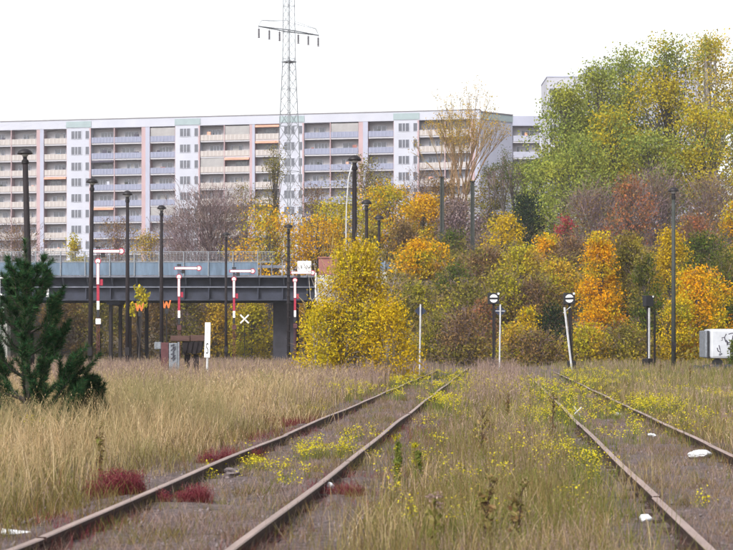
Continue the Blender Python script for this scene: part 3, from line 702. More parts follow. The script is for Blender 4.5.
# ------------------------------------------------------------------ white trailer box and concrete at right
Y = 96; X = PX(722, Y); zg = h1(X, Y)
e = empty('box_trailer', (X, Y, zg), 'white box trailer with dark graffiti at the right edge below the orange maple', 'trailer')
def tz(p): return PZ(p, Y) - zg
mb = MB(); mb.box(PX(708.5, Y) - X, 1.9, -.6, 1.5, tz(358.5), tz(329)); mb.build('body', M['trailer_white'], e, .13)
MB().box(PX(704, Y) - X, PX(708.5, Y) - X - .004, -.35, 1.4, tz(357.5), tz(330.5)).build('end_door', M['grey_sheet'], e, .04)
MB().box(PX(706, Y) - X, PX(707.2, Y) - X, -.45, -.352, tz(357), tz(331)).build('door_gap', M['black_paint'], e)
mb = MB(); r_ = random.Random(21)
for i in range(18):
    x = PX(714, Y) - X + r_.uniform(0, 1.6); z = tz(348) + r_.uniform(-.35, .75); pts = [(x, -.605, z)]
    for q in range(4): x += r_.uniform(-.08, .16); z += r_.uniform(-.22, .24); z = min(max(z, tz(355)), tz(332)); pts.append((min(x, 1.8), -.605, z))
    mb.tube(pts, r_.uniform(.02, .036), 5)
mb.build('graffiti', M['dark_cloth'], e)
for x in (-.3, 1.0):
    q = MB(); q.disc((x, -.3, .3), .3, .1); q.build('wheel', M['black_paint'], e)
for px, py_, Y, L, lb in ((690, 389.5, 60, .9, 'short pale concrete kerb stone lying in the grass at right'), (722, 388.5, 61, 1.5, 'longer pale concrete kerb stone at the right edge of the frame'), (654, 376, 85, .75, 'pale broken slab lying in the far grass left of the trailer')):
    X = PX(px, Y); o = tag(MB().box(-L / 2, L / 2, -.15, .15, -.1, .13).box(-L / 2 + .05, L / 2 - .12, -.12, .14, .132, .17).build('kerb_stone', M['concrete'], None, .03), lb, 'kerb stone'); o.location = (X, Y, PZ(py_, Y) - .1); o.rotation_euler = (0, R(2), R(12))
for i in range(4):
    X = PX(699 + i * 10, 93) ; o = tag(MB().box(-.22, .22, -.16, .16, -.1, .18).build('rubble_block', M['concrete_dark'], None, .08), ('leftmost', 'second', 'third', 'rightmost')[i] + ' dark rubble block in the row lying before the white trailer', 'rubble', 'rubble blocks before the trailer')
    o.location = (X, 93.5 + random.uniform(-.3, .3), h1(X, 93) + .12); o.rotation_euler = (random.uniform(-.3, .3), random.uniform(-.2, .2), random.uniform(-1, 1))

# ------------------------------------------------------------------ litter
def crumple(name, px, py_, wd, hh, label, m='plastic', seed=0, z0=.06, cat='litter', flat=.5):
    Y = (EYE - z0) * F / (py_ - HY); X = PX(px, Y); bm = bmesh.new(); bmesh.ops.create_icosphere(bm, subdivisions=3, radius=1); rr = np.random.default_rng(seed)
    k = rr.normal(size=(5, 3)) * 2.2; ph = rr.random(5) * 6
    for v in bm.verts:
        c = np.array(v.co); f = 1 + .16 * sum(math.sin(float(k[i] @ c) + ph[i]) for i in range(5)) + rr.normal() * .05
        v.co = Vector((c[0] * f * wd / 2, c[1] * f * wd * flat, c[2] * f * hh / 2))
    me = bpy.data.meshes.new(name); bm.to_mesh(me); bm.free()
    o = link_mesh(name, me, M[m]); o.location = (X, Y, z0 + hh * .3); o.rotation_euler = (0, 0, seed); return tag(o, label, cat)
crumple('plastic_bag', 698, 456, .26, .09, 'crumpled white plastic bag, largest litter between the right rails', seed=1)
crumple('paper_scrap', 651.5, 436, .14, .05, 'small white paper scrap between the right rails, farthest from the camera', seed=2)
crumple('paper_scrap', 617, 415, .13, .06, 'tiny pale scrap left of the far right rail', seed=3)
crumple('paper_scrap', 637, 482, .12, .04, 'flat pale scrap beside the near rail of the right track', seed=4)
crumple('plastic_wrapper', 645, 520, .09, .06, 'pale blue-white wrapper in the brown weeds at lower right', seed=5, z0=.12)
crumple('white_stone', 331, 490, .085, .08, 'white stone lying against the right rail of the left track', 'plastic', 6, .05, 'stone', .5)
crumple('pale_stone', 232, 474, .2, .08, 'pale grey flat stone beside the yellow flowers between the left rails', 'stone', 9, .07, 'stone', .4)
Y = 14.35; o = MB().tube([(-.115, 0, 0), (.115, .02, -.01)], .026, 10).build('white_tube', M['plastic'], None, .004); o.location = (PX(16, Y), Y, PZ(532.5, Y)); o.rotation_euler = (0, R(4), 0); tag(o, 'white plastic tube lying by the left rail in the lower left corner', 'litter')
Y = 37.2; e = empty('marker_sticks', (PX(577, Y), Y, .05), 'two pale crossed sticks at the overgrown start of the right track', 'stick')
MB().bar((-.12, 0, 0), (.1, 0, .22), .022).build('stick', M['pale_steel'], e); MB().bar((.09, .05, 0), (-.06, .05, .24), .02).build('stick', M['pale_steel'], e)

# ------------------------------------------------------------------ trees and shrubs
def leaves(centers, sig, n, size, rg, twig=False, weights=None, axis=None, droop=0):
    k = len(centers); idx = rg.choice(k, n, p=weights)
    P = centers[idx] + np.clip(rg.normal(size=(n, 3)), -1.7, 1.7) * sig[idx][:, None] * np.array([1, 1, .8])
    a = rg.normal(size=(n, 3)); a[:, 2] -= droop
    if twig:
        a = (P - axis) * np.array([1, 1, .3]); a /= np.linalg.norm(a, axis=1)[:, None] + 1e-6; a += rg.normal(size=(n, 3)) * .55; a[:, 2] += .7
    a /= np.linalg.norm(a, axis=1)[:, None]
    b = np.cross(a, rg.normal(size=(n, 3))); b /= np.linalg.norm(b, axis=1)[:, None] + 1e-6
    L = size * rg.uniform(.6, 1.4, n)[:, None]; W = L * (.035 if twig else .62)
    V = np.stack([P - a * L * .5, P + b * W * .5, P + a * L * .5, P - b * W * .5], 1)
    return V.reshape(-1, 3), np.arange(n * 4).reshape(n, 4)
PROF = {'round': lambda t: np.sqrt(np.clip(1 - ((t - .48) / .54) ** 2, .02, 1)),
        'poplar': lambda t: np.clip(np.minimum(.45 + t * 1.5, 1.0) * np.sqrt(np.clip(1 - t ** 3, 0.05, 1)), .12, 1),
        'birch': lambda t: np.clip((1 - t) ** .75 * 1.05, .1, 1) * np.minimum(1, .7 + t * 1.5),
        'shrub': lambda t: np.sqrt(np.clip(1 - t ** 2.2, .03, 1))}
TN = [0]
def tree(name, label, cat, px, ytop, wpx, Y, leaf, style='round', n=3000, ls=.22, bark='bark', cb=.2, K=45, group=None, twig=0, lean=0, sig=.085, clear=0, dy=None, stems=1, droop=0, wide=1.0, second=None):
    TN[0] += 1; rg = np.random.default_rng(100 + TN[0]); rd = random.Random(TN[0])
    X = PX(px, Y); zg = h1(X, Y) - .15; Ht = PZ(ytop, Y) - zg; W = wpx * wide / F * Y; dp = (dy or 1) * W
    e = empty(name, (X, Y, zg), label, cat, group)
    K = int(K * 1.45); t = rg.random(K) ** .85; prof = PROF[style](t); th = rg.random(K) * 2 * math.pi
    rr = 1.22 * np.sqrt(rg.uniform(.12, 1, K)) * prof * (.75 + .35 * np.sin(th * 2 + rg.random() * 6) * rg.random() + .25 * (rg.random(K) - .4))
    z0 = cb * Ht
    Cn = np.stack([rr * np.cos(th) * W * .5 + lean * t * Ht, rr * np.sin(th) * dp * .5, z0 + t * (Ht - z0) * .96], 1)
    if style == 'poplar': Cn[:, 2] += (rg.random(K) - .5) * .1 * Ht; Cn[:, 2] = np.clip(Cn[:, 2], z0, Ht * .97)
    sg = W * sig * rg.uniform(.6, 1.5, K) + .08
    # wood: one trunk (or several stems), a curved branch to each clump
    tr = max(.035, Ht * .014); mb = MB(); tops = []
    for s in range(stems):
        ox = 0 if stems == 1 else rd.uniform(-.12, .12) * W; tx = ox + lean * Ht * .9 + (0 if stems == 1 else ox * 3)
        pts = [(ox, rd.uniform(-.05, .05) * W if stems > 1 else 0, 0)]
        for q in (.25, .5, .75, .97): pts.append((ox + (tx - ox) * q + rd.uniform(-.03, .03) * W, rd.uniform(-.03, .03) * W, Ht * q * (1 if stems == 1 else rd.uniform(.75, .95))))
        mb.tube(pts, [tr / stems ** .4, tr * .8 / stems ** .4, tr * .58 / stems ** .4, tr * .36 / stems ** .4, tr * .08], 6, False); tops.append(pts)
    mb.build('trunk', M[bark], e)
    mb = MB()
    for c in Cn:
        p = tops[rd.randrange(stems)]; f = max(.06, min(.88, (c[2] / Ht) * rd.uniform(.45, .8))); i = min(3, int(f * 4)); a = Vector(p[i]).lerp(Vector(p[i + 1]), f * 4 - i)
        cc = Vector(c); mid = a.lerp(cc, .55) + Vector((rd.uniform(-.05, .05) * W, rd.uniform(-.05, .05) * W, -.03 * Ht * (1 if rd.random() < .5 else -.5)))
        mb.tube([a, mid, cc], [tr * .34, tr * .2, tr * .05], 3, False)
    mb.build('branches', M[bark], e)
    ax = np.array([lean * Ht * .5, 0, Ht * .35]); wts = sg ** 1.5 / (sg ** 1.5).sum()
    if n:
        V, Fq = leaves(Cn, sg * .92, int(n * (1.55 if wide < 1.25 else 1.8)), ls * 1.02, rg, False, wts, droop=droop); V[:, 2] = np.maximum(V[:, 2], .05)
        me = fast_mesh('crown', V, [Fq]); o = link_mesh('crown', me, M[leaf], e)
        if second:
            me.materials.append(M[second]); c = V.reshape(-1, 4, 3)[:, 0]; ph = rg.random(3) * 50
            f = vnoise(c[:, 0] + ph[0] + c[:, 1] * .6, c[:, 2] + ph[1], 2.2 / max(W, 1.5) * 1.4) + rg.normal(size=len(c)) * .1
            me.polygons.foreach_set('material_index', (f > .68).astype(np.int32))
    if twig:
        V, Fq = leaves(Cn, sg * 1.25, int(twig * .8), W * .09 + .3, rg, True, wts, ax); V[:, 2] = np.maximum(V[:, 2], .05)
        link_mesh('twigs', fast_mesh('twigs', V, [Fq]), M['tan_twig' if bark in ('tan_bark', 'pale_bark') else 'mauve_twig'], e)['kind'] = 'stuff'
    return e
T = tree
# poplars on the hill at right
T('poplar_tree', 'green poplar in front of the tower block, left edge of the tall trees', 'tree', 566, 88, 50, 196, 'poplar', 'poplar', 6500, .27, cb=.18, K=70, wide=1.3)
T('poplar_tree', 'green poplar with rounded top, second of the tall trees from the left', 'tree', 596, 64, 62, 202, 'poplar', 'poplar', 7500, .27, cb=.15, K=80, wide=1.3)
T('poplar_tree', 'olive green poplar in the middle of the tall tree group', 'tree', 626, 50, 62, 208, 'poplar', 'poplar', 7500, .27, cb=.15, K=80, wide=1.3)
T('poplar_tree', 'yellow-green poplar, lower and nearer than the tall poplars behind it', 'tree', 612, 104, 56, 190, 'yellow_green', 'poplar', 6000, .26, cb=.12, K=65, second='poplar', wide=1.3)
T('poplar_tree', 'tallest yellow-green poplar with dark limbs showing, beside the golden ones', 'tree', 668, 37, 66, 200, 'yellow_green', 'poplar', 8500, .27, cb=.15, K=85, second='poplar', wide=1.3)
T('poplar_tree', 'golden poplar with airy crown left of the right frame edge', 'tree', 710, 33, 58, 198, 'poplar_gold', 'poplar', 7000, .26, cb=.15, K=80, bark='pale_bark', second='poplar', wide=1.3)
T('poplar_tree', 'golden poplar cut off by the right frame edge', 'tree', 752, 38, 56, 204, 'poplar_gold', 'poplar', 6500, .26, cb=.15, K=80, bark='pale_bark', second='poplar', wide=1.3)
T('poplar_tree', 'lower olive tree filling the gap under the tall golden poplars', 'tree', 706, 104, 66, 188, 'yellow_green', 'round', 6000, .26, cb=.1, K=60, second='poplar', wide=1.3)
T('poplar_tree', 'dull green tree below the second poplar, above the mauve thicket', 'tree', 580, 138, 74, 186, 'poplar', 'round', 6500, .25, cb=.1, K=60, wide=1.3)
T('poplar_tree', 'dull green low tree under the middle poplars', 'tree', 648, 132, 60, 187, 'poplar', 'round', 5000, .25, cb=.1, K=50, wide=1.3)
# middle of the hill crest
def branching_tree(label, px, ytop, wpx, Y, bark, leaf, nleaf, seed, stems=4, levels=4, name='bare_tree', spread=.32, r0=.13):
    rd = random.Random(seed); rg = np.random.default_rng(seed); X = PX(px, Y); zg = h1(X, Y) - .15; Ht = PZ(ytop, Y) - zg; W = wpx / F * Y
    e = empty(name, (X, Y, zg), label, 'tree'); wood = MB(); twg = MB(); tips = []
    def grow(p, dr, L, r, lv):
        mid = p + dr * L * .5 + Vector((rd.gauss(0, .04), rd.gauss(0, .04), 0)) * L; q = p + dr * L + Vector((rd.gauss(0, .05), rd.gauss(0, .05), 0)) * L
        (wood if lv > 1 else twg).tube([p, mid, q], [r, r * .8, r * .58], 5 if lv > 1 else 3, False)
        if lv == 0: tips.append(q); return
        for k in range(3 if lv > 1 else 4):
            ax = Vector((rd.gauss(0, 1), rd.gauss(0, 1), rd.gauss(0, .3))).normalized(); nd = (dr + ax * rd.uniform(.2, .62)); nd.z += .18; nd.normalize()
            grow(p.lerp(q, rd.uniform(.55, 1)), nd, L * rd.uniform(.55, .82), r * .58, lv - 1)
    for s in range(stems):
        th = 2 * math.pi * (s + rd.random() * .6) / stems
        grow(Vector((math.cos(th) * .3, math.sin(th) * .3, 0)), Vector((math.cos(th) * spread * rd.uniform(.5, 1.2), math.sin(th) * spread, 1)).normalized(), Ht * .36, r0, levels)
    A = np.array(wood.v + twg.v); zmx = np.percentile(A[:, 2], 98.5); xmx = np.percentile(np.abs(A[:, 0]), 98)
    sz = Ht / zmx; sx = W * .5 / xmx
    wood.v = [(x * sx, y * sx, z * sz) for x, y, z in wood.v]; twg.v = [(x * sx, y * sx, z * sz) for x, y, z in twg.v]
    wood.build('trunk', M[bark], e); twg.build('twigs', M['tan_twig' if bark == 'tan_bark' else 'mauve_twig'], e)['kind'] = 'stuff'
    c = np.array([(t.x * sx, t.y * sx, t.z * sz) for t in tips]); V, q = leaves(c, np.full(len(c), .28), nleaf, .17, rg); link_mesh('crown', fast_mesh('crown', V, [q]), M[leaf], e)
branching_tree('nearly leafless tan tree standing before the long block', 459, 93, 86, 215, 'tan_bark', 'gold_pale', 4200, 3, 6, 4, spread=.28, r0=.2)
branching_tree('dark-limbed half-bare tree right of the bare tan tree', 510, 158, 56, 204, 'bark', 'green_leaf', 2400, 8, 3, 4, 'crest_tree', .5, .2)
T('slender_tree', 'narrow dull green tree beside the pylon', 'tree', 274, 142, 27, 232, 'olive_leaf', 'poplar', 2600, .2, cb=.1, K=45, sig=.13, twig=500)
T('crest_tree', 'grey-green tree right of the tall lamp hood', 'tree', 368, 158, 62, 226, 'olive_leaf', 'round', 3600, .22, 'mauve_bark', .1, 55, twig=1200)
T('crest_tree', 'thin greyish tree left of the bare tan tree', 'tree', 424, 172, 52, 222, 'brown_leaf', 'round', 1100, .18, 'mauve_bark', .1, 50, twig=3200)
T('crest_tree', 'dull olive tree at the foot of the lilac gable', 'tree', 490, 172, 42, 208, 'olive_leaf', 'round', 2600, .22, 'mauve_bark', .08, 45, twig=1500)
T('crest_tree', 'grey-green tree before the narrow grey balconies', 'tree', 522, 160, 44, 212, 'poplar', 'round', 2600, .22, 'mauve_bark', .08, 45, twig=1200)
T('crest_tree', 'brownish tree behind the left plain mast', 'tree', 440, 182, 44, 210, 'brown_leaf', 'round', 2200, .21, 'mauve_bark', .08, 45, twig=1800)
T('crest_tree', 'green leafy tree between the half-bare tree and the poplars', 'tree', 540, 158, 50, 200, 'poplar', 'round', 4200, .23, cb=.08, K=50)
T('ivy_thicket', 'dark evergreen thicket below the half-bare tree', 'shrub', 527, 196, 46, 187, 'dark_leaf', 'shrub', 3200, .22, cb=.02, K=40)
T('ivy_thicket', 'dark purple-brown thicket behind the two plain masts', 'shrub', 460, 203, 58, 190, 'mauve_twig', 'shrub', 3000, .22, cb=.02, K=45, twig=900)
# golden belt behind the bridge
T('golden_maple', 'broad golden maple behind the right end of the bridge fence', 'tree', 268, 204, 66, 192, 'gold', 'round', 5200, .24, cb=.08, K=55, second='yellow_green', wide=1.42)
T('golden_maple', 'golden maple between the pylon foot and the tall lamp', 'tree', 318, 200, 60, 194, 'gold', 'round', 4600, .24, cb=.08, K=50, second='yellow_green', wide=1.42)
T('golden_maple', 'green-gold maple just left of the tall lamp mast', 'tree', 341, 190, 36, 200, 'yellow_green', 'round', 2600, .23, cb=.1, K=40, second='yellow_green', wide=1.42)
T('golden_maple', 'orange-gold maple right of the tall lamp hood', 'tree', 389, 184, 44, 197, 'gold', 'round', 3600, .24, cb=.08, K=45, second='yellow_green', wide=1.42)
T('golden_maple', 'orange-gold maple between the short lamp and the left plain mast', 'tree', 424, 198, 38, 192, 'gold', 'round', 2800, .24, cb=.08, K=40, second='yellow_green', wide=1.42)
T('brown_shrub', 'brown shrub under the golden maples right of the lamp group', 'shrub', 402, 222, 40, 184, 'brown_leaf', 'shrub', 2400, .21, cb=.03, K=40, twig=900)
T('brown_shrub', 'olive shrub behind the abutment between lamp masts', 'shrub', 372, 228, 44, 182, 'olive_leaf', 'shrub', 2400, .21, cb=.03, K=40)
T('mauve_bush', 'large leafless mauve bush behind the bridge parapet', 'shrub', 212, 194, 84, 196, 'mauve_twig', 'round', 5200, .17, 'mauve_bark', .06, 90, twig=14000, sig=.13)
T('mauve_bush', 'smaller leafless mauve-brown bush at the left foot of the large one', 'shrub', 178, 214, 42, 204, 'mauve_twig', 'round', 2200, .17, 'mauve_bark', .06, 50, twig=6000, sig=.14)
T('ochre_bush', 'low ochre bush behind the bridge left of the mauve bush', 'shrub', 146, 232, 44, 205, 'gold_pale', 'round', 2200, .21, cb=.1, K=40, twig=600)
T('green_bush', 'pale brown-green bush behind the bridge near the second lamp hood', 'shrub', 118, 214, 40, 222, 'brown_leaf', 'round', 1400, .2, 'mauve_bark', .1, 45, twig=2400)
T('green_bush', 'green bush above the bridge fence just right of the leftmost lamp', 'shrub', 76, 231, 26, 205, 'yellow_green', 'round', 1900, .2, cb=.1, K=35)
T('green_bush', 'dull twiggy bush behind the bridge at the left frame edge', 'shrub', 20, 226, 66, 226, 'brown_leaf', 'round', 1000, .2, 'mauve_bark', .1, 50, twig=2400)
T('tall_thicket', 'olive-brown thicket before the block between mauve bush and slender tree', 'shrub', 245, 182, 40, 236, 'olive_leaf', 'round', 1800, .2, 'mauve_bark', .1, 45, twig=1600)
T('tall_thicket', 'dim green-brown tree right behind the pylon foot', 'tree', 310, 184, 52, 240, 'brown_leaf', 'round', 2600, .2, 'mauve_bark', .1, 45, twig=2000)
# under the bridge
for a in ((14, 288, 66, 188, 'olive_leaf', 'olive bush seen under the bridge behind the young pine'), (62, 290, 58, 186, 'brown_leaf', 'brown bush under the bridge left of the nearest semaphore'),
          (100, 286, 54, 188, 'olive_leaf', 'olive bush under the bridge behind the row of columns'), (146, 288, 56, 187, 'brown_leaf', 'brown-olive bush under the bridge behind the W signs'),
          (186, 290, 50, 189, 'olive_leaf', 'olive bush under the bridge behind the second semaphore'), (216, 304, 40, 190, 'gold_pale', 'ochre bush under the bridge left of the third semaphore'),
          (252, 300, 48, 186, 'yellow_green', 'bright yellow-green bush under the bridge beside the abutment')):
    T('underpass_bush', a[5], 'shrub', a[0], a[1], a[2], a[3], a[4], 'shrub', 3600, .24, cb=.02, K=50, twig=700)
T('young_sumac', 'small tree with orange-tipped drooping leaves beside the bridge columns', 'tree', 138, 288, 30, 146, 'yellow_green', 'shrub', 190, .3, cb=.68, K=9, droop=1.2, sig=.05, stems=2)
# foreground birch and hillside shrubs
T('birch_shrub', 'large yellow-green birch shrub in the middle below the lamp masts', 'shrub', 354, 244, 112, 77, 'birch_yellow', 'birch', 15000, .105, 'pale_bark', .02, 150, sig=.062, stems=5, twig=1500, second='yellow_leaf')
T('birch_shrub', 'low spreading yellow birch growth at the right foot of the large shrub', 'shrub', 390, 300, 50, 76, 'yellow_leaf', 'shrub', 3200, .1, 'pale_bark', .02, 60, stems=3)
T('birch_shrub', 'low yellow-green birch growth at the left foot of the large shrub', 'shrub', 322, 300, 46, 76, 'birch_yellow', 'shrub', 3000, .1, 'pale_bark', .02, 55, stems=3)
T('birch_shrub', 'slim birch leader with pale stem rising at the right of the large shrub', 'shrub', 373, 242, 24, 78, 'birch_yellow', 'birch', 2000, .1, 'pale_bark', .3, 35)
HS = [
 ('yellow_maple', 'bright yellow maple beside the blue railing right of the birch shrub', 424, 243, 42, 150, 'gold', 'round', 3600, .2, .15, 0),
 ('olive_shrub', 'olive shrub under the bright yellow maple', 414, 286, 46, 134, 'olive_leaf', 'shrub', 3200, .18, .02, 300),
 ('olive_shrub', 'dark tangled shrub right of the bright yellow maple', 455, 268, 42, 142, 'green_leaf', 'shrub', 2400, .18, .02, 800),
 ('olive_shrub', 'green shrub at the foot of the left plain mast', 452, 232, 36, 168, 'green_leaf', 'shrub', 2200, .2, .02, 300),
 ('yellow_shrub', 'upright yellow-green shrub right of the right plain mast', 503, 216, 34, 160, 'yellow_leaf', 'round', 2200, .2, .08, 300),
 ('olive_shrub', 'olive-brown shrub above the left disc signal', 486, 252, 44, 148, 'brown_leaf', 'shrub', 2400, .19, .02, 900),
 ('yellow_shrub', 'yellow-green shrub above and right of the left disc signal', 520, 250, 46, 146, 'yellow_green', 'shrub', 3000, .19, .02, 400),
 ('golden_shrub', 'round golden shrub high on the slope below the dark thicket', 548, 236, 28, 152, 'orange', 'round', 1700, .2, .1, 0),
 ('brown_shrub', 'pink-brown shrub low on the slope left of the left disc signal', 462, 312, 50, 122, 'brown_leaf', 'shrub', 2600, .16, .02, 1400),
 ('rust_shrub', 'rust-coloured shrub between the left disc signal and its neighbour shrubs', 481, 300, 30, 128, 'rust_leaf', 'shrub', 1300, .17, .02, 400),
 ('yellow_shrub', 'small clear yellow shrub between the two disc signals', 528, 307, 19, 118, 'yellow_leaf', 'round', 1100, .16, .1, 0),
 ('yellow_shrub', 'low yellow-green shrub right of the left diamond pole base', 513, 326, 32, 112, 'yellow_green', 'shrub', 1800, .14, .02, 200),
 ('dark_shrub', 'dark evergreen shrub left of the leaning disc signal', 552, 306, 34, 120, 'dark_leaf', 'shrub', 2400, .16, .02, 0),
 ('olive_shrub', 'yellow-green shrub directly above the leaning disc signal', 560, 262, 42, 136, 'yellow_green', 'shrub', 2600, .18, .02, 300),
 ('olive_shrub', 'olive shrub low between birch shrub and left disc signal', 436, 314, 34, 124, 'olive_leaf', 'shrub', 1800, .16, .02, 400),
 ('orange_birch', 'tall orange birch behind the leaning disc signal', 598, 233, 44, 126, 'orange', 'birch', 6500, .15, .03, 0),
 ('willow_shrub', 'olive green willow right of the orange birch', 628, 232, 46, 128, 'olive_leaf', 'birch', 5600, .15, .02, 500),
 ('willow_shrub', 'green willow just left of the turned-away signal box', 645, 252, 34, 124, 'green_leaf', 'birch', 3600, .15, .02, 300),
 ('yellow_birch', 'tall yellow birch behind the grey lamp mast', 670, 230, 42, 132, 'yellow_leaf', 'birch', 5200, .16, .03, 0),
 ('orange_maple', 'bright orange maple behind the white trailer', 697, 270, 54, 116, 'orange', 'round', 6800, .15, .03, 0),
 ('yellow_birch', 'low yellow-green growth at the left foot of the orange maple', 678, 298, 36, 114, 'yellow_leaf', 'shrub', 3000, .14, .02, 0),
 ('mauve_thicket', 'mauve leafless thicket across the slope under the green poplars', 590, 192, 74, 176, 'mauve_twig', 'shrub', 2400, .2, .02, 4500),
 ('mauve_thicket', 'mauve leafless thicket above the willow and yellow birch', 655, 178, 70, 180, 'mauve_twig', 'shrub', 2000, .2, .02, 4500),
 ('mauve_thicket', 'greyish leafless thicket at the right edge below the poplars', 712, 178, 60, 178, 'mauve_twig', 'shrub', 1800, .2, .02, 3800),
 ('rust_tree', 'orange-pink leafed tree in the mauve thicket left of the grey lamp hood', 632, 178, 48, 170, 'rust_leaf', 'round', 2000, .21, .1, 1400),
 ('red_shrub', 'small red shrub beside the dark evergreen thicket', 564, 216, 20, 168, 'red_leaf', 'round', 900, .2, .1, 0),
 ('rust_shrub', 'red-brown shrub right of the grey lamp hood', 694, 214, 40, 158, 'rust_leaf', 'shrub', 1800, .19, .02, 900),
 ('green_shrub', 'green shrub right of the grey lamp mast halfway up the slope', 704, 236, 54, 146, 'green_leaf', 'shrub', 3600, .19, .02, 500),
 ('green_shrub', 'dark green shrub at the right edge beside the orange maple', 730, 250, 50, 130, 'green_leaf', 'shrub', 3800, .17, .02, 0),
 ('dark_shrub', 'dark evergreen shrub above the white trailer at the right edge', 738, 290, 40, 120, 'dark_leaf', 'shrub', 2600, .16, .02, 0),
 ('golden_shrub', 'golden shrub cut by the right frame edge halfway up the slope', 736, 200, 30, 160, 'gold', 'round', 1700, .2, .1, 0),
 ('olive_shrub', 'olive shrub in the middle of the slope above the left diamond pole', 503, 274, 52, 134, 'olive_leaf', 'shrub', 2800, .18, .02, 500),
 ('brown_shrub', 'brown-green shrub in the middle of the slope left of the left disc signal', 468, 284, 48, 132, 'olive_leaf', 'shrub', 2600, .18, .02, 700),
 ('brown_shrub', 'brown shrub right above the small clear yellow shrub', 537, 280, 48, 134, 'brown_leaf', 'shrub', 2600, .18, .02, 700),
 ('yellow_shrub', 'pale yellow-green shrub at the slope foot right of the leaning disc signal', 588, 328, 40, 112, 'yellow_green', 'shrub', 2200, .14, .02, 200),
 ('olive_shrub', 'olive shrub at the slope foot left of the turned-away signal box', 628, 326, 42, 113, 'olive_leaf', 'shrub', 2200, .14, .02, 300),
 ('brown_shrub', 'brown shrub at the slope foot between the two disc signals', 536, 334, 46, 111, 'brown_leaf', 'shrub', 2000, .14, .02, 600),
 ('brown_shrub', 'brown shrub halfway up between golden shrub and orange birch', 572, 240, 44, 150, 'brown_leaf', 'shrub', 2200, .19, .02, 1600),
]
SEC2 = {'gold': 'yellow_green', 'orange': 'birch_yellow', 'yellow_leaf': 'yellow_green', 'olive_leaf': 'yellow_green', 'brown_leaf': 'olive_leaf', 'yellow_green': 'gold_pale', 'green_leaf': 'olive_leaf', 'dark_leaf': 'green_leaf', 'rust_leaf': 'brown_leaf', 'mauve_twig': 'brown_leaf', 'red_leaf': 'brown_leaf'}
for a in HS: T(a[0], a[1], 'tree' if a[0].endswith(('maple', 'birch', 'tree')) else 'shrub', a[2], a[3], a[4], a[5], a[6], a[7], a[8], a[9], 'mauve_bark' if 'mauve' in a[0] else 'bark', a[10], 52, twig=a[11] + 350, stems=2 if a[7] == 'shrub' else 1, wide=1.35 if a[7] == 'birch' else 1.22, second=SEC2.get(a[6]))
T('green_shrub', 'leafy green twig hanging over the right end of the white trailer', 'shrub', 734, 338, 10, 94, 'green_leaf', 'shrub', 700, .1, cb=.05, K=20)

# scrub that covers the slope between the shrubs
def scrub(name, label, n, x0, x1, y0, y1, hmax, size, seed, m, clump=1.3):
    rg = np.random.default_rng(seed); k = n // 45
    cx_ = rg.uniform(x0, x1, k); cy_ = rg.uniform(y0, y1, k); keep = (H(cx_, cy_) > .25) & (np.abs(cx_) < .2036 * cy_ + 6); cx_, cy_ = cx_[keep], cy_[keep]
    k = len(cx_); hh = rg.uniform(.25, 1, k) * hmax; cz_ = H(cx_, cy_) + hh * .45
    Cn = np.stack([cx_, cy_, cz_], 1); V, Fq = leaves(Cn, np.full(k, .55) * clump * (.5 + hh / hmax * .5), n, size, rg)
    V2, F2 = leaves(Cn, np.full(k, .6) * clump, n // 4, size * 4, rg, True, None, np.array([0, 150, 0]))
    g = H(V[:, 0], V[:, 1]); V[:, 2] = np.maximum(V[:, 2], g + .02)
    o = link_mesh(name, fast_mesh(name, np.concatenate([V, V2]), [Fq, F2 + len(V)]), M[m]); tag(o, label, 'undergrowth', kind='stuff')
scrub('hillside_scrub', 'mixed brown and olive scrub covering the slope between the shrubs', 80000, -6, 60, 112, 185, 2.6, .235, 5, 'scrub')
scrub('hilltop_scrub', 'mixed scrub along the crest and behind the bridge', 32000, -60, 62, 184, 236, 2.6, .28, 6, 'scrub', 1.7)

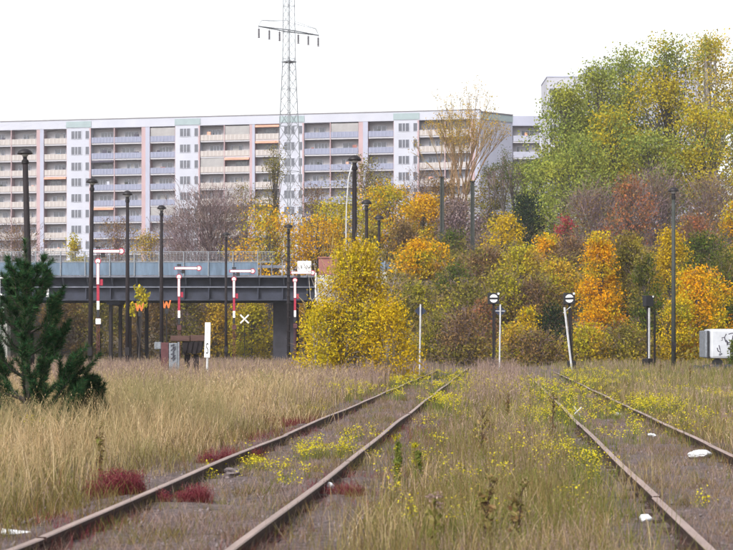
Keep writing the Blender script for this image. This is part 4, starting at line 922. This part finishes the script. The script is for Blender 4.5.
# ------------------------------------------------------------------ young pine
def pine(px, ytop, Y, label, Wd, seed):
    rg = np.random.default_rng(seed); rd = random.Random(seed); X = PX(px, Y); zg = h1(X, Y) - .1; Ht = PZ(ytop, Y) - zg
    e = empty('young_pine', (X, Y, zg), label, 'pine tree'); wood = MB(); segs = []
    wood.tube([(0, 0, 0), (.03, 0, Ht * .5), (-.02, 0, Ht * .97)], [.07, .045, .012], 8); segs += [((0, 0, Ht * .7), (-.02, 0, Ht), 1.3)]
    nw = 8
    for wl in range(nw):
        z = Ht * (.02 + .84 * wl / nw); nb = rd.randint(6, 9); L0 = Wd * .5 * (1 - wl / nw) ** .85 + .13
        for b in range(nb):
            th = 2 * math.pi * (b + rd.random() * .7) / nb; L = L0 * rd.uniform(.7, 1.15); dx, dy = math.cos(th), math.sin(th); up = .4 + .5 * rd.random() + .5 * wl / nw
            pts = [Vector((0, 0, z)), Vector((dx * L * .5, dy * L * .5, z + L * up * .35)), Vector((dx * L * .85, dy * L * .85, z + L * up * .85)), Vector((dx * L, dy * L, z + L * up * 1.25 + .12))]
            wood.tube(pts, [.022, .016, .01, .005], 4, False)
            segs.append((pts[1], pts[2], 1)); segs.append((pts[2], pts[3], 1.2)); segs.append((pts[0].lerp(pts[1], .4), pts[1], .7))
            for q in range(rd.randint(3, 6)):
                t = rd.uniform(.35, .95); p = pts[1].lerp(pts[3], t); s = rd.choice((-1, 1)); l2 = L * rd.uniform(.22, .42)
                p2 = p + Vector((dx * l2 * .6 - dy * s * l2 * .6, dy * l2 * .6 + dx * s * l2 * .6, l2 * rd.uniform(.5, 1.1)))
                wood.tube([p, p2], [.008, .004], 4, False); segs.append((p, p2, 1.1))
    wood.build('trunk', M['bark'], e)
    VV = []; 
    for a, b, q in segs:
        a = np.array(a); b = np.array(b); L = np.linalg.norm(b - a); n = int(580 * L * q) + 24; t = rg.random(n)[:, None]; ax = (b - a) / (L + 1e-6)
        r = rg.normal(size=(n, 3)); r -= (r @ ax)[:, None] * ax; r /= np.linalg.norm(r, axis=1)[:, None]
        dirn = r * .8 + ax * rg.uniform(.35, 1.0, n)[:, None]; dirn /= np.linalg.norm(dirn, axis=1)[:, None]
        P = a + (b - a) * t; ln = rg.uniform(.06, .13, n)[:, None]; sd = np.cross(dirn, rg.normal(size=(n, 3))); sd /= np.linalg.norm(sd, axis=1)[:, None]
        VV.append(np.stack([P - sd * .0045, P + sd * .0045, P + dirn * ln], 1).reshape(-1, 3))
    V = np.concatenate(VV); link_mesh('needles', fast_mesh('needles', V, [np.arange(len(V)).reshape(-1, 3)]), M['pine_needle'], e)
pine(26, 240, 28.5, 'dark green young pine in the tall grass at the left edge', 1.65, 5)
pine(84, 384, 29.5, 'low dark green pine shoot growing at the right side of the young pine', .5, 9)

# ------------------------------------------------------------------ grasses, herbs and flowers
def blades(X, Y, h, wd, lean, rg, Z=None, low=False):
    n = len(X); Z = H(X, Y) - .01 if Z is None else Z
    az = rg.random(n) * 2 * np.pi; fz = rg.random(n) * 2 * np.pi
    d = np.stack([np.cos(az), np.sin(az)], 1) * (lean * h * rg.uniform(.2, 1.2, n))[:, None]; s = np.stack([np.cos(fz), np.sin(fz)], 1) * (wd * .5)[:, None]
    B = np.stack([X, Y, Z], 1); mid = B.copy(); mid[:, :2] += d * .35; mid[:, 2] += h * .58; tip = B.copy(); tip[:, :2] += d; tip[:, 2] += h * rg.uniform(.85, 1, n)
    S = np.concatenate([s, np.zeros((n, 1))], 1)
    if low:
        i = np.arange(n) * 3; return np.stack([B - S, B + S, tip], 1).reshape(-1, 3), np.zeros((0, 4), int), np.stack([i, i + 1, i + 2], 1), tip
    V = np.stack([B - S, B + S, mid - S * .8, mid + S * .8, tip], 1).reshape(-1, 3); i = np.arange(n) * 5
    return V, np.stack([i, i + 1, i + 3, i + 2], 1), np.stack([i + 2, i + 3, i + 4], 1), tip
def sample(n, y0, y1, rg, margin=2.2):
    Y = np.exp(rg.uniform(math.log(y0), math.log(y1), n)); X = rg.uniform(-1, 1, n) * (.2036 * Y + margin); return X, Y
def heads(tip, n, size, rg, k=5):
    """feathery seed heads made of small slivers below each tip"""
    c = tip[rg.choice(len(tip), n, replace=False)] if n < len(tip) else tip
    c = np.repeat(c, k, 0); m_ = len(c); t = np.tile(np.arange(k) / k, len(c) // k)
    P = c.copy(); P[:, 2] += .02 - t * size * 1.1; P[:, :2] += rg.normal(size=(m_, 2)) * size * .07
    a = rg.normal(size=(m_, 3)) * .45; a[:, 2] += 1; a /= np.linalg.norm(a, axis=1)[:, None]; b = np.cross(a, rg.normal(size=(m_, 3))); b /= np.linalg.norm(b, axis=1)[:, None]
    sz = size * np.clip(c[:, 1:2] / 45, .3, 1) if np.abs(c[:, 1]).max() > 6 else size
    L = sz * .42; W = sz * .05
    return np.stack([P - a * L * .5, P + b * W, P + a * L * .5, P - b * W], 1).reshape(-1, 3), np.arange(m_ * 4).reshape(-1, 4)
def stuff(name, label, V, fs_, m): return tag(link_mesh(name, fast_mesh(name, V, fs_), M[m]), label, 'grass' if 'grass' in name else 'plants', kind='stuff')
RG = np.random.default_rng(42)
def zone(X, Y):
    u = X - TRK * Y; bedL = np.abs(u + 2.55); bedR = np.abs(u - 2.2); return u, bedL, bedR
def field(name, label, n, m, prob, hfun, wfun, lean, y0=8, y1=122, hd=0, hsize=.16):
    X, Y = sample(n, y0, y1, RG); p = prob(X, Y); k = RG.random(n) < p; X, Y = X[k], Y[k]
    k = ~((Y > 112) & (X > -4)); X, Y = X[k], Y[k]
    V, q, t, tip = blades(X, Y, hfun(X, Y) * RG.uniform(.55, 1.15, len(X)), wfun(Y), lean, RG, low=m in ('moss', 'crimson'))
    if hd:
        V2, q2 = heads(tip, int(len(tip) * hd), hsize, RG); return stuff(name, label, np.concatenate([V, V2]), [q, t, q2 + len(V)], m)
    return stuff(name, label, V, [q, t], m)
wf = lambda Y: np.clip(.0035 + .00016 * (Y - 8), .003, .018)
bedmask = lambda X, Y: np.maximum(np.minimum(sstep(1.0, 2.0, zone(X, Y)[1]), sstep(.95, 1.7, zone(X, Y)[2])), (.05 + .1 * (X > 0)) * (vnoise(X, Y, 1.7) > .5))
# how overgrown the tracks are: more with distance, the right one sooner
grown = lambda X, Y: np.maximum(bedmask(X, Y), np.maximum(.7 * sstep(54, 70, Y) * (np.abs(zone(X, Y)[0] + 1.8) > .45), np.maximum(sstep(36, 42, Y) * .9 * (np.abs(zone(X, Y)[0] - 1.45) < .6), sstep(50, 62, Y) * (zone(X, Y)[0] > 0))))
left = lambda X, Y: 1 - sstep(-4.6, -3.6, zone(X, Y)[0])
mid = lambda X, Y: ((zone(X, Y)[0] > -1.6) & (zone(X, Y)[0] < 1.6)).astype(float)
right = lambda X, Y: sstep(2.9, 3.6, zone(X, Y)[0])
nz = lambda X, Y, s, o=0: vnoise(X + o, Y * .7 + o, s)
field('dry_grass', 'tall straw-coloured dry grass filling the left side of the yard', 210000, 'straw',
      lambda X, Y: np.clip(left(X, Y) * (.25 + .75 * sstep(15, 24, Y)) * (1 - .75 * sstep(38, 58, Y)) + right(X, Y) * .22 + mid(X, Y) * .1 * bedmask(X, Y), 0, 1),
      lambda X, Y: (.34 + .48 * sstep(17, 30, Y) * (X < 0) + .4 * (nz(X, Y, .5) - .45) + .35 * (nz(X, Y, 1.6, 3) - .5)) * (.35 + .65 * np.maximum(left(X + .6, Y), (X > 0) * .9)), wf, .42, hd=.16)
field('mauve_grass', 'faded mauve-brown grass in the far yard and between the tracks', 150000, 'mauve_grass',
      lambda X, Y: np.clip(left(X, Y) * (.15 + .75 * sstep(36, 58, Y)) + mid(X, Y) * bedmask(X, Y) * (.3 + .4 * (nz(X, Y, .4, 5) > .5)) + right(X, Y) * (.2 + .3 * (nz(X, Y, .2, 3) > .5)) + .25 * sstep(60, 90, Y), 0, 1) * grown(X, Y),
      lambda X, Y: .34 + .5 * sstep(28, 60, Y) * (X < 8) + .3 * (nz(X, Y, .5, 8) - .5), wf, .3, hd=.24, hsize=.2)
field('green_grass', 'short olive green grass along the field edges and right of the tracks', 150000, 'olive_grass',
      lambda X, Y: np.clip(left(X, Y) * (.6 * (1 - sstep(18, 28, Y)) + .18 * (nz(X, Y, .3, 2) > .55)) + mid(X, Y) * bedmask(X, Y) * (.18 + .35 * (nz(X, Y, .35, 9) > .55)) + right(X, Y) * (.45 + .3 * (nz(X, Y, .15, 6) > .5)) + .2 * sstep(50, 80, Y) * (X > -4), 0, 1) * grown(X, Y),
      lambda X, Y: (.3 + .14 * sstep(30, 60, Y) + .24 * (nz(X, Y, .6, 3) - .4)) * (.45 + .55 * np.maximum(left(X + .5, Y), (zone(X, Y)[0] > -1.4))), wf, .45)
field('brown_weeds', 'dead brown weeds crowding the strip between the two tracks', 130000, 'brown_weed',
      lambda X, Y: np.clip(mid(X, Y) * (.85 - .5 * sstep(22, 36, Y)) * (.55 + .45 * (nz(X, Y, .5, 11) > .42)) + right(X, Y) * .15 + left(X, Y) * .05, 0, 1) * bedmask(X, Y),
      lambda X, Y: .32 + .26 * (nz(X, Y, .8, 4)) + .1 * sstep(20, 40, Y), wf, .25, hd=.3, hsize=.045)
field('ballast_moss', 'low mauve-grey moss and dead herbs covering the track beds', 330000, 'moss',
      lambda X, Y: np.clip((1 - bedmask(X, Y)) + .5 * (np.abs(zone(X, Y)[0] + 4.0) < .7) + .3 * mid(X, Y), 0, 1) * (.35 + .65 * (nz(X, Y, 1.1, 4) > .4)),
      lambda X, Y: .04 + .13 * nz(X, Y, 1.7, 2) ** 2 + .05 * sstep(30, 60, Y), lambda Y: wf(Y) * 1.3, .9, y0=9, y1=75)
rl = lambda X, Y: np.minimum(np.minimum(np.abs(zone(X, Y)[0] + 3.3), np.abs(zone(X, Y)[0] + 1.8)), np.minimum(np.abs(zone(X, Y)[0] - 1.45), np.abs(zone(X, Y)[0] - 2.95)) + .12)
field('crimson_herbs', 'dark crimson herbs growing along the rails', 170000, 'crimson',
      lambda X, Y: np.maximum(np.exp(-(rl(X, Y) / .2) ** 2), np.maximum(np.exp(-((zone(X, Y)[0] + 3.78) / .28) ** 2), np.exp(-((zone(X, Y)[0] + 1.2) / .5) ** 2) * .6)) * (nz(X, Y, .55, 7) > .42) * .9 * (1 - .6 * sstep(40, 70, Y)) * (.35 + .65 * (X < .5 + .0728 * Y)),
      lambda X, Y: .06 + .2 * nz(X, Y, 1.2, 5) ** 2, lambda Y: wf(Y) * 1.4, .7, y0=11, y1=80)
def tussocks(name, label, m, k, per, hlo, hhi, seed, cs, sd):
    rg = np.random.default_rng(seed); Yc = np.exp(rg.uniform(math.log(10), math.log(70), k)); Xc = np.where(rg.random(k) < .5, cs[0], cs[1]) + rg.normal(size=k) * sd + TRK * Yc
    hc = rg.uniform(hlo, hhi, k); X = np.repeat(Xc, per) + rg.normal(size=k * per) * np.repeat(hc, per) * .45; Y = np.repeat(Yc, per) + rg.normal(size=k * per) * np.repeat(hc, per) * .45
    V, q, t, tip = blades(X, Y, np.repeat(hc, per) * rg.uniform(.35, 1.1, k * per), wf(Y) * 1.2, .8, rg, H(X, Y) + .02, hhi < .3)
    V2, q2 = heads(tip, len(tip) // 8, .03, rg, 2); stuff(name, label, np.concatenate([V, V2]), [q, t, q2 + len(V)], m)
tussocks('bed_mauve_grass', 'small faded grass tussocks growing on the track beds', 'mauve_grass', 2000, 26, .05, .2, 31, (-2.5, 2.3), .75)
tussocks('bed_brown_weeds', 'small dead brown weeds growing on the track beds', 'brown_weed', 1500, 22, .05, .24, 32, (-2.3, 2.3), .8)
tussocks('bed_green_grass', 'small green grass tussocks growing on the track beds', 'olive_grass', 420, 26, .05, .2, 33, (-2.4, 2.4), .9)
tussocks('field_edge_weeds', 'dark leafy weeds along the edges of the track beds', 'brown_weed', 700, 26, .12, .4, 34, (-4.4, 3.6), .5)
tussocks('pale_grass_tufts', 'pale straw tufts standing out of the weeds between the tracks', 'straw', 150, 50, .2, .45, 35, (-.3, .4), .45)
tussocks('green_weeds', 'leafy green weeds scattered between the tracks', 'green_stem', 300, 40, .15, .42, 36, (-.3, .5), .5)
tussocks('field_grass_tufts', 'denser pale tufts in the dry grass at left', 'straw', 420, 70, .4, .95, 37, (-6.6, -9.5), 1.0)
# yellow wildflowers
def flowers(name, label, spots, seed, mst='green_stem'):
    rg = np.random.default_rng(seed); VS = []; Q = []; Tt = []; FV = []; off = 0; HV = []
    X = []; Y = []; hh = []
    for (px, py_, wpx, dpt, n, h) in spots:
        Yc = (EYE - h * .75) * F / (py_ - HY); Xc = PX(px, Yc); wd = wpx / F * Yc
        X.append(Xc + rg.normal(size=n) * wd * .33); Y.append(Yc + rg.normal(size=n) * dpt * .5); hh.append(h * rg.uniform(.6, 1.15, n))
    X = np.concatenate(X); Y = np.concatenate(Y); hh = np.concatenate(hh); k = Y > 8; X, Y, hh = X[k], Y[k], hh[k]
    ns = 8; V, q, t, tip = blades(np.repeat(X, ns) + rg.normal(size=len(X) * ns) * .05, np.repeat(Y, ns) + rg.normal(size=len(X) * ns) * .05, np.repeat(hh, ns) * rg.uniform(.4, 1, len(X) * ns), wf(np.repeat(Y, ns)) * 1.5, .3, rg)
    stuff(name + '_stems', label + ', their stems', V, [q, t], mst)
    nf = 14; P = np.repeat(np.stack([X, Y, H(X, Y) + hh], 1), nf, 0); m_ = len(P); P = P + rg.normal(size=(m_, 3)) * np.array([.04, .04, .03])
    sz = np.repeat(np.clip(.007 + .00018 * Y, .009, .02), nf)[:, None] * rg.uniform(.6, 1.3, (m_, 1)); a = rg.normal(size=(m_, 3)); a[:, 2] *= .5; a /= np.linalg.norm(a, axis=1)[:, None]
    b = np.cross(a, np.array([0, 0, 1.]) + rg.normal(size=(m_, 3)) * .5); b /= np.linalg.norm(b, axis=1)[:, None]
    FVv = np.stack([P - a * sz, P + b * sz, P + a * sz, P - b * sz], 1).reshape(-1, 3)
    stuff(name, label, FVv, [np.arange(m_ * 4).reshape(-1, 4)], 'yellow_flower')
SP = [(258, 462, 14, .35, 26, .16), (300, 452, 10, .3, 8, .2), (318, 448, 26, 1, 30, .22), (345, 446, 20, .8, 24, .22), (270, 466, 30, .8, 10, .14), (215, 466, 14, .4, 6, .12), (210, 474, 12, .3, 7, .12), (352, 435, 20, 1.5, 16, .2),
      (330, 388, 70, 6, 110, .38), (345, 384, 40, 5, 60, .4), (410, 380, 40, 8, 60, .35), (440, 372, 60, 12, 60, .35), (398, 392, 20, 3, 20, .3),
      (447, 400, 30, 4, 90, .35), (470, 385, 40, 8, 70, .4), (500, 388, 46, 8, 80, .4), (540, 384, 70, 12, 110, .42), (555, 396, 70, 10, 90, .4), (565, 410, 30, 4, 50, .36), (540, 414, 30, 3, 40, .32), (480, 376, 60, 12, 80, .35),
      (548, 455, 44, 3, 22, .34), (585, 460, 22, 1.5, 26, .3), (553, 446, 16, 1, 18, .32), (500, 470, 20, 1.2, 10, .3), (496, 438, 50, 3, 14, .3),
      (408, 512, 8, .2, 6, .3), (455, 515, 14, .5, 3, .32), (470, 475, 14, .8, 6, .3), (382, 508, 8, .2, 4, .12), (500, 505, 60, 2, 8, .28),
      (650, 404, 26, 3, 60, .3), (668, 404, 22, 3, 50, .3), (660, 398, 40, 4, 50, .3), (726, 396, 26, 4, 60, .32), (712, 414, 24, 3, 16, .3), (700, 496, 14, .5, 5, .2), (696, 425, 20, 2, 8, .25),
      (620, 378, 60, 12, 40, .4), (590, 372, 50, 12, 50, .4), (600, 382, 20, 4, 30, .35), (30, 430, 20, 2, 6, .4), (290, 480, 20, .5, 5, .1)]
for i in range(150):
    q_ = random.random(); SP.append((random.uniform(395, 620), 345 + 27 / random.uniform(.17, 1), random.uniform(8, 34), random.uniform(.3, 2), random.randint(2, 9), random.uniform(.2, .42)) if q_ < .55 else (random.uniform(600, 733), random.uniform(372, 440), random.uniform(10, 40), 2, random.randint(2, 6), .3) if q_ < .85 else (random.uniform(230, 420), random.uniform(390, 480), 20, .8, random.randint(2, 6), .16))
flowers('yellow_wildflowers', 'bright yellow wildflowers scattered through the grass and between the rails', SP, 77)
# ballast stones
rg = np.random.default_rng(12); n = 3500; Y = np.exp(rg.uniform(math.log(10.5), math.log(42), n)); c = np.where(rg.random(n) < .55, -2.55, 2.2); X = c + rg.normal(size=n) * .85 + TRK * Y
base = np.array([(1, 0, 0), (-1, 0, 0), (0, 1, 0), (0, -1, 0), (0, 0, 1), (0, 0, -1)], float); oc = np.array([(0, 2, 4), (2, 1, 4), (1, 3, 4), (3, 0, 4), (2, 0, 5), (1, 2, 5), (3, 1, 5), (0, 3, 5)])
s = rg.uniform(.01, .026, n); V = base[None] * s[:, None, None] * rg.uniform(.6, 1.4, (n, 6, 1)); a = rg.random(n) * 6.28; ca_, sa_ = np.cos(a)[:, None], np.sin(a)[:, None]
V = np.stack([V[..., 0] * ca_ - V[..., 1] * sa_, V[..., 0] * sa_ + V[..., 1] * ca_, V[..., 2]], 2) + np.stack([X, Y, H(X, Y) + .035 + s * .3], 1)[:, None]
Fo = (oc[None] + (np.arange(n) * 6)[:, None, None]).reshape(-1, 3); tag(link_mesh('ballast_stones', fast_mesh('ballast_stones', V.reshape(-1, 3), [Fo]), M['stone']), 'loose mauve-grey ballast stones on the track beds', 'gravel', kind='stuff')

# single plants one can point to
def tuft(name, px, py_, wpx, hpx, m, label, cat, n, seed, z0=.05, bw=.006):
    rg = np.random.default_rng(seed); Y = (EYE - z0) * F / (py_ - HY); X = PX(px, Y); W = wpx / F * Y; hh = hpx / F * Y
    e = empty(name, (X, Y, h1(X, Y)), label, cat); k = 9; cx_ = rg.normal(size=k) * W * .24; cy_ = rg.normal(size=k) * W * .3; ch = rg.uniform(.45, 1.1, k); ci = rg.integers(0, k, n); x = cx_[ci] + rg.normal(size=n) * W * .085; y = cy_[ci] + rg.normal(size=n) * W * .085
    h = hh * ch[ci] * rg.uniform(.5, 1.15, n); V, q, t, tip = blades(x, y, h, np.full(n, bw), .5, rg, np.zeros(n))
    link_mesh('foliage', fast_mesh('foliage', V, [q, t]), M[m], e)
    V2, q2 = heads(tip, n // 2, hh * .3, rg, 3); link_mesh('seed_heads', fast_mesh('seed_heads', V2, [q2]), M[m], e)['kind'] = 'stuff'
    return e
tuft('crimson_tuft', 119, 494, 62, 26, 'crimson', 'large dark crimson tuft left of the left rail', 'plant', 2600, 1)
tuft('crimson_tuft', 188, 502, 38, 20, 'crimson', 'rounder crimson tuft just inside the left rail', 'plant', 1700, 2)
tuft('crimson_tuft', 232, 462, 46, 16, 'crimson', 'crimson tuft outside the left rail farther along', 'plant', 1500, 3)
tuft('crimson_tuft', 290, 424, 50, 10, 'crimson', 'low crimson patch between the left rails behind the yellow flowers', 'plant', 1100, 4)
tuft('crimson_tuft', 345, 494, 44, 16, 'crimson', 'dull crimson patch right of the left track near the white stone', 'plant', 1000, 14)
tuft('dark_tussock', 270, 398, 26, 26, 'green_stem', 'dark green upright tussock in the dry grass left of the yellow flowers', 'plant', 500, 5, bw=.014)
def stalk(px, py_, hpx, label, seed, m='dry_stalk', hm='brown_weed', lf='brown_weed', bushy=1.0, z0=.0, nl=60):
    rd = random.Random(seed); rg = np.random.default_rng(seed); Y = EYE * F / (py_ - HY); X = PX(px, Y); hh = hpx / F * Y
    e = empty('weed_stalk', (X, Y, h1(X, Y)), label, 'weed'); mb = MB(); ends = []
    pts = [(0, 0, 0), (rd.uniform(-.02, .02), 0, hh * .4), (rd.uniform(-.05, .05), rd.uniform(-.03, .03), hh * .96)]; mb.tube(pts, [.009, .007, .003], 5, False)
    for i in range(int(10 * bushy)):
        f = rd.uniform(.4, .95); a = Vector(pts[1]).lerp(Vector(pts[2]), (f - .4) / .6); th = rd.random() * 6.28; l = hh * rd.uniform(.1, .25) * bushy
        b = a + Vector((math.cos(th) * l * .6, math.sin(th) * l * .6, l)); mb.tube([a, b], [.004, .002], 4, False); ends.append(b)
    mb.build('stem', M[m], e); c = np.array([list(v) for v in ends] + [pts[2]])
    V, q = leaves(c, np.full(len(c), .02), 160, .022, rg); link_mesh('seed_heads', fast_mesh('seed_heads', V, [q]), M[hm], e)['kind'] = 'stuff'
    c = np.array([[0, 0, hh * t] for t in np.linspace(.08, .8, 12)]); V, q = leaves(c, np.full(12, .035 * bushy), nl, .06, rg, droop=.5); link_mesh('leaves', fast_mesh('leaves', V, [q]), M[lf], e)['kind'] = 'stuff'
stalk(487, 556, 80, 'tall dark brown dead stalk at the bottom edge in the middle weeds', 1, bushy=.8)
stalk(516, 556, 72, 'dead reddish stalk at the bottom edge right of the dark one', 2, bushy=.7)
stalk(398, 492, 58, 'upright green weed right of the left track, left one of the pair', 3, 'green_stem', 'yellow_green', 'green_stem', .45, nl=260)
stalk(418, 488, 44, 'upright green weed right of the left track, right one of the pair', 4, 'green_stem', 'yellow_green', 'green_stem', .45, nl=220)
stalk(481, 470, 56, 'bushy dead brown weed in the middle of the strip between tracks', 5, bushy=1.3)
stalk(552, 442, 50, 'tall dead weed left of the right track among yellow flowers', 6, bushy=.7)
stalk(661, 388, 34, 'single brown stalk in the far grass at right', 7, bushy=.5)
stalk(690, 386, 26, 'brown stalk in the far grass left of the white trailer', 8, bushy=.5)
stalk(434, 556, 60, 'pale fuzzy-headed weed at the bottom edge left of the dark stalk', 9, 'brown_weed', 'mauve_grass', 'olive_grass', .8)
stalk(100, 482, 62, 'thin dead stalk in the grass above the large crimson tuft', 10, bushy=.5)
stalk(508, 432, 36, 'dark dead spike in the mauve grass between the tracks', 11, bushy=.35)

# ------------------------------------------------------------------ haze
hz = bpy.data.materials.new('haze'); hz.use_nodes = True; n_ = hz.node_tree.nodes; n_.remove(n_['Principled BSDF'])
pv = n_.new('ShaderNodeVolumePrincipled'); pv.inputs['Color'].default_value = (.92, .92, 1, 1); pv.inputs['Density'].default_value = .00024; pv.inputs['Anisotropy'].default_value = .2
hz.node_tree.links.new(pv.outputs[0], n_['Material Output'].inputs['Volume'])
o = MB().box(-425, 425, -65, 725, -2, 90).build('haze', hz); tag(o, 'thin pale autumn haze over the whole yard', 'haze', kind='stuff')
